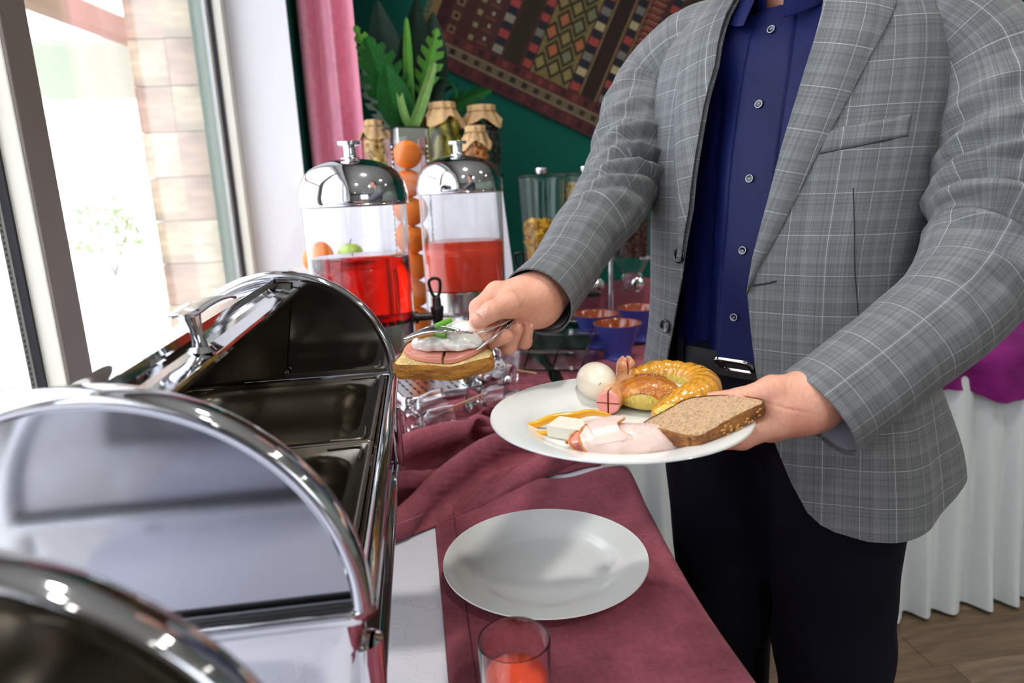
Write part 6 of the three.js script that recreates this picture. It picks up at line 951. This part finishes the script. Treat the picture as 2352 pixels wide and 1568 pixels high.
  // lapels: folded back along the roll line
  const lapel = (side, inner, outer, y0, y1) => part(jacket, 'lapel', sheet((u, v) => { const y = lerp(y0, y1, v), a = table(inner, y), b = Math.max(table(outer, y), a + 0.4), d = lerp(a, b, u) * side, lift = 0.0028 + 0.0075 * Math.sin(Math.PI * Math.min(1, u * 1.0)) * 0.6 + 0.0035 * (1 - u), p = onTorso(y, d, lift + jOff(y, d)); const ang = rad(14) * side; const s = d * 0.0033, t = y; return [p.x, p.y, p.z, s * Math.cos(ang) - t * Math.sin(ang), s * Math.sin(ang) + t * Math.cos(ang)]; }, 30, 90, 0.0024), JACKET);
  lapel(1, EL_, [[1.105, 3.4], [1.134, 5.9], [1.194, 12.9], [1.265, 20.1], [1.323, 27.2], [1.38, 34.4], [1.441, 45.8], [1.5, 58]], 1.106, 1.505);
  lapel(-1, ER_, [[1.14, 17.6], [1.164, 17], [1.211, 20.1], [1.316, 25.8], [1.405, 30.1], [1.5, 44]], 1.142, 1.505);
  part(jacket, 'jacket_collar', sheet((u, v) => { const a = rad(lerp(48, 312, u)), r = 0.079 + 0.012 * v, y = 1.555 - 0.055 * v - 0.018 * Math.pow(Math.abs(u - 0.5) * 2, 2); return [Math.sin(a) * r, y, -0.034 + Math.cos(a) * r * 0.95, u * 0.4, v * 0.06]; }, 60, 10, 0.003), JACKET);
  // welt pocket, dart seam, buttonhole, buttons
  part(jacket, 'breast_pocket', sheet((u, v) => { const d = lerp(21.5, 56, u), y = lerp(lerp(1.2745, 1.289, u), lerp(1.3, 1.3125, u), v), e = Math.min(1, Math.min(v, 1 - v, u * 3, (1 - u) * 3) * 8), p = onTorso(y, d, 0.0003 + 0.0026 * e + jOff(y, d)); return [p.x, p.y, p.z, d * 0.0033 + 0.003, y + 0.004]; }, 36, 12), JACKET);
  const seam = (pts, r = 0.0007) => part(jacket, 'seam', tube(pts.map(([y, d]) => onTorso(y, d, 0.0002 + jOff(y, d))), r, 30, 6), std(0x2a2b2d, 0.9), 'dark seam line');
  seam([[1.232, 36], [1.19, 39], [1.14, 42], [1.08, 45], [1.02, 45]]); seam([[1.2735, 22], [1.281, 38], [1.2885, 56]], 0.0009);
  seam([[1.114, 4.3], [1.117, 8], [1.121, 12]], 0.0013);
  for (const [y, d] of [[1.149, -18.2], [1.046, -27.5]]) putOn(jacket, 'jacket_button', stud(0.0105, 0.004), BUTTON, y, d, 0.0045 + jOff(y, d), 0.3);
  // ---- sleeves ----
  function sleeve(pts, radii, folds, crumple, uOff) {
    const c = new THREE.CatmullRomCurve3(pts.map((p) => V(...p)), false, 'centripetal'), n = 170, P = [], T = [], N = [], B = []; let nn = V(0, 1, 0);
    for (let i = 0; i <= n; i++) { const q = i / n; P.push(c.getPointAt(q)); const t = c.getTangentAt(q); T.push(t); nn = nn.clone().addScaledVector(t, -nn.dot(t)).normalize(); N.push(nn); B.push(V().crossVectors(t, nn)); }
    const L = c.getLength(), F = folds.map(([s0, dir, w, wa, h, k]) => { const i = Math.round(s0 / L * n), d = V(...dir); return [s0, Math.atan2(d.dot(B[i]), d.dot(N[i])), w, rad(wa), h, k]; });
    const [cs, cw, camp, cdir] = crumple, ci = Math.round(cs / L * n), ca = Math.atan2(V(...cdir).dot(B[ci]), V(...cdir).dot(N[ci]));
    return (u, v, o = 0) => {
      const i = Math.min(n, Math.round(v * n)), a = u * 2 * Math.PI, s = v * L; let r = table(radii, v);
      for (const [s0, a0, w, wa, h, k] of F) { const da = ((a - a0) % 6.2832 + 9.4248) % 6.2832 - 3.1416, x = (s - s0 - k * da) / w; r += h * Math.exp(-((da / wa) ** 2)) * (Math.exp(-x * x) - 0.55 * Math.exp(-((x - 1.7) ** 2)) - 0.35 * Math.exp(-((x + 1.8) ** 2))); }
      const da = ((a - ca) % 6.2832 + 9.4248) % 6.2832 - 3.1416, m = Math.exp(-(((s - cs) / cw) ** 2)) * (0.35 + 0.65 * Math.exp(-((da / 1.5) ** 2)));
      const ridge = (x, y) => { const q = 1 - Math.abs(noise(x, y, uOff * 40)) * 2.6; return Math.max(q, -0.4); };
      r += camp * m * (ridge(s * 24 + da * 0.55, da * 0.9) + 0.6 * ridge(s * 38 - da * 0.8 + 4, da * 1.4 + 3));
      r += 0.0026 * noise(v * 9, Math.cos(a) * 1.3 + uOff, Math.sin(a) * 1.3) + o;
      const q = P[i].clone().addScaledVector(N[i], Math.cos(a) * r).addScaledVector(B[i], Math.sin(a) * r); return [q.x, q.y, q.z, u * 0.36 + uOff, s];
    };
  }
  const addSleeve = (fn) => { const m = part(jacket, 'sleeve', local(sheet((u, v) => fn(u, v), 110, 150, 0.002)), JACKET); part(m, 'sleeve_lining', local(sheet((u, v) => fn(u, 0.55 + v * 0.445, -0.0042), 60, 50)), phys(0x8e929c, 0.45)); return m; };
  const rs = sleeve([q3(-0.11, 1.455, -0.035), q3(-0.16, 1.45, -0.045), [0.398, 1.395, -1.142], [0.321, 1.275, -1.039], [0.273, 1.223, -0.967], [0.219, 1.180, -0.907], [0.173, 1.139, -0.847], [0.135, 1.1155, -0.796]], [[0, 0.055], [0.1, 0.068], [0.3, 0.0635], [0.5, 0.057], [0.62, 0.054], [0.76, 0.047], [0.9, 0.0435], [1, 0.0445]], [
    [0.19, [-0.8, 0.3, 0.6], 0.016, 60, 0.006, 0.03], [0.27, [-0.7, 0.3, 0.8], 0.013, 60, 0.009, 0.03], [0.32, [-0.3, 0.1, 1], 0.011, 60, 0.011, 0.04], [0.362, [-0.1, 0, 1], 0.010, 60, 0.013, 0.045], [0.40, [-0.1, 0, 1], 0.010, 55, 0.012, 0.045], [0.44, [-0.2, 0.2, 1], 0.011, 50, 0.008, 0.04], [0.49, [-0.3, 0.5, 0.8], 0.013, 50, 0.005, 0.03], [0.54, [0, 0.3, 1], 0.013, 40, 0.003, 0.03]], [0.385, 0.10, 0.0042, [-0.1, 0, 1]], 0.013);
  addSleeve(rs);
  const ls = sleeve([q3(0.10, 1.44, -0.03), q3(0.155, 1.428, -0.028), [0.678, 1.375, -0.785], [0.680, 1.31, -0.752], [0.656, 1.228, -0.713], [0.620, 1.160, -0.680], [0.570, 1.112, -0.655], [0.490, 1.062, -0.639], [0.3985, 1.0055, -0.631]], [[0, 0.045], [0.06, 0.056], [0.14, 0.064], [0.3, 0.067], [0.48, 0.067], [0.58, 0.064], [0.68, 0.059], [0.84, 0.053], [1, 0.0525]], [
    [0.21, [-0.8, 0, 0.6], 0.016, 60, 0.006, 0.03], [0.265, [-0.9, 0.2, 0.5], 0.013, 65, 0.008, 0.02], [0.305, [-0.8, 0.4, 0.5], 0.012, 75, 0.014, 0.015], [0.352, [-0.6, 0.7, 0.5], 0.012, 75, 0.015, -0.01], [0.395, [-0.4, 0.7, 0.6], 0.012, 60, 0.009, -0.03], [0.44, [-0.1, 0.5, 0.9], 0.013, 45, 0.005, 0.03], [0.50, [-0.2, 0.6, 0.8], 0.014, 45, 0.0035, -0.03]], [0.335, 0.085, 0.0042, [-0.7, 0.5, 0.5]], 0.041);
  const lsm = addSleeve(ls);
  for (let k = 0; k < 4; k++) { const q = ls(0.49, 0.955 - 0.034 * k), p = V(q[0], q[1], q[2]).applyMatrix4(W2L); const b = part(lsm, 'cuff_button', new THREE.SphereGeometry(0.0055, 16, 10).scale(1, 0.6, 1), BUTTON); b.position.copy(p); }
  // ---- wristwatch bracelet ----
  { const c = V(0.402, 1.0195, -0.6372), ax = V(0.93, 0.02, -0.30).normalize(), s = V(0, 1, 0).addScaledVector(ax, -ax.y).normalize(), b = V().crossVectors(ax, s), links = []; for (let k = 0; k < 30; k++) { const a = k / 30 * 6.2832, g = rbox(0.009, 0.0055, 0.0026, 0.0009, 0, 0, 0, 1), M = new THREE.Matrix4(), rr = s.clone().multiplyScalar(Math.cos(a)).addScaledVector(b, Math.sin(a)), tt = V().crossVectors(ax, rr); M.makeBasis(ax, tt, rr).setPosition(c.clone().addScaledVector(rr, 0.0296)); links.push(g.applyMatrix4(M)); }
    const w = part(man, 'wristwatch', local(merge(links)), STEEL); }
}
// ---- serving tongs in his right hand ----
{
  const t = thing('serving_tongs', 'steel serving tongs with a slotted leaf-shaped head, holding the toast', 'tongs', [0, 0, 0]);
  const strip = (pts, w, th, n = 60) => { const c = new THREE.CatmullRomCurve3(pts.map((p) => V(...p)), false, 'centripetal'); return sheet((u, v) => { const P = c.getPointAt(v), T = c.getTangentAt(v), S = V().crossVectors(T, V(0, 1, 0)).normalize(), N = V().crossVectors(S, T), a = u * 6.28318, q = Math.pow(Math.abs(Math.cos(a)), 0.4) * Math.sign(Math.cos(a)), r = Math.pow(Math.abs(Math.sin(a)), 0.4) * Math.sign(Math.sin(a)), W = typeof w === 'function' ? w(v) : w; const o = P.addScaledVector(S, q * W).addScaledVector(N, r * th); return [o.x, o.y, o.z, u, v]; }, 20, n); };
  part(t, 'upper_arm', strip([[0.032, 1.0985, -0.733], [0.055, 1.0975, -0.731], [0.082, 1.1025, -0.742], [0.098, 1.1055, -0.758], [0.106, 1.106, -0.778]], 0.0042, 0.0011), CHROME);
  part(t, 'lower_arm', strip([[0.0, 1.0525, -0.768], [0.03, 1.0505, -0.755], [0.055, 1.0765, -0.735], [0.08, 1.0945, -0.738], [0.097, 1.1025, -0.757], [0.106, 1.105, -0.778]], 0.0042, 0.0011), CHROME);
  // leaf-shaped head: rim, two ribs and a dark polished hollow with slots between them
  const A = V(0.037, 1.0992, -0.733), B = V(-0.0235, 1.0965, -0.738), D = B.clone().sub(A), S = V(0.05, 0.02, 1).normalize(), U = V().crossVectors(D, S).normalize().multiplyScalar(-1);
  const pt = (t0, s, lift = 0) => { const w = 0.0165 * Math.pow(Math.sin(Math.PI * clamp(Math.pow(t0, 0.75) * 0.93 + 0.06, 0, 1)), 0.75); return A.clone().addScaledVector(D, t0).addScaledVector(S, s * w).addScaledVector(U, lift + 0.006 * Math.sin(Math.PI * t0) - 0.004 * (1 - s * s) * 0.8 - 0.003 * t0 * t0); };
  if (U.y < 0) U.multiplyScalar(-1);
  const rim = []; for (let k = 0; k <= 30; k++) rim.push(pt(k / 30, 1)); for (let k = 30; k >= 0; k--) rim.push(pt(k / 30, -1));
  const head = part(t, 'head', tube(rim, 0.00125, 140, 10), CHROME);
  for (const s of [-0.4, 0.12, 0.58]) part(head, 'tine', tube(Array.from({ length: 14 }, (_, k) => pt(k / 13, s)), 0.0016, 40, 8, true, 0.7), CHROME);
  for (const [a, b] of [[-0.97, -0.52], [0.22, 0.48]]) part(head, 'blade', sheet((u, v) => { const q = pt(0.03 + v * 0.94, lerp(a, b, u), -0.0004); return [q.x, q.y, q.z, u, v]; }, 6, 30, 0.0008), STEEL);
  part(t, 'lower_head', sheet((u, v) => { const x = lerp(0.006, -0.03, v), z = -0.766 + (u - 0.5) * 0.03 * Math.sin(Math.PI * clamp(v * 0.9 + 0.08, 0, 1)); return [x, 1.0525 + 0.0004 * Math.sin(v * 3), z, u, v]; }, 10, 20, 0.0012), STEEL);
}
renderer.render(scene, camera);
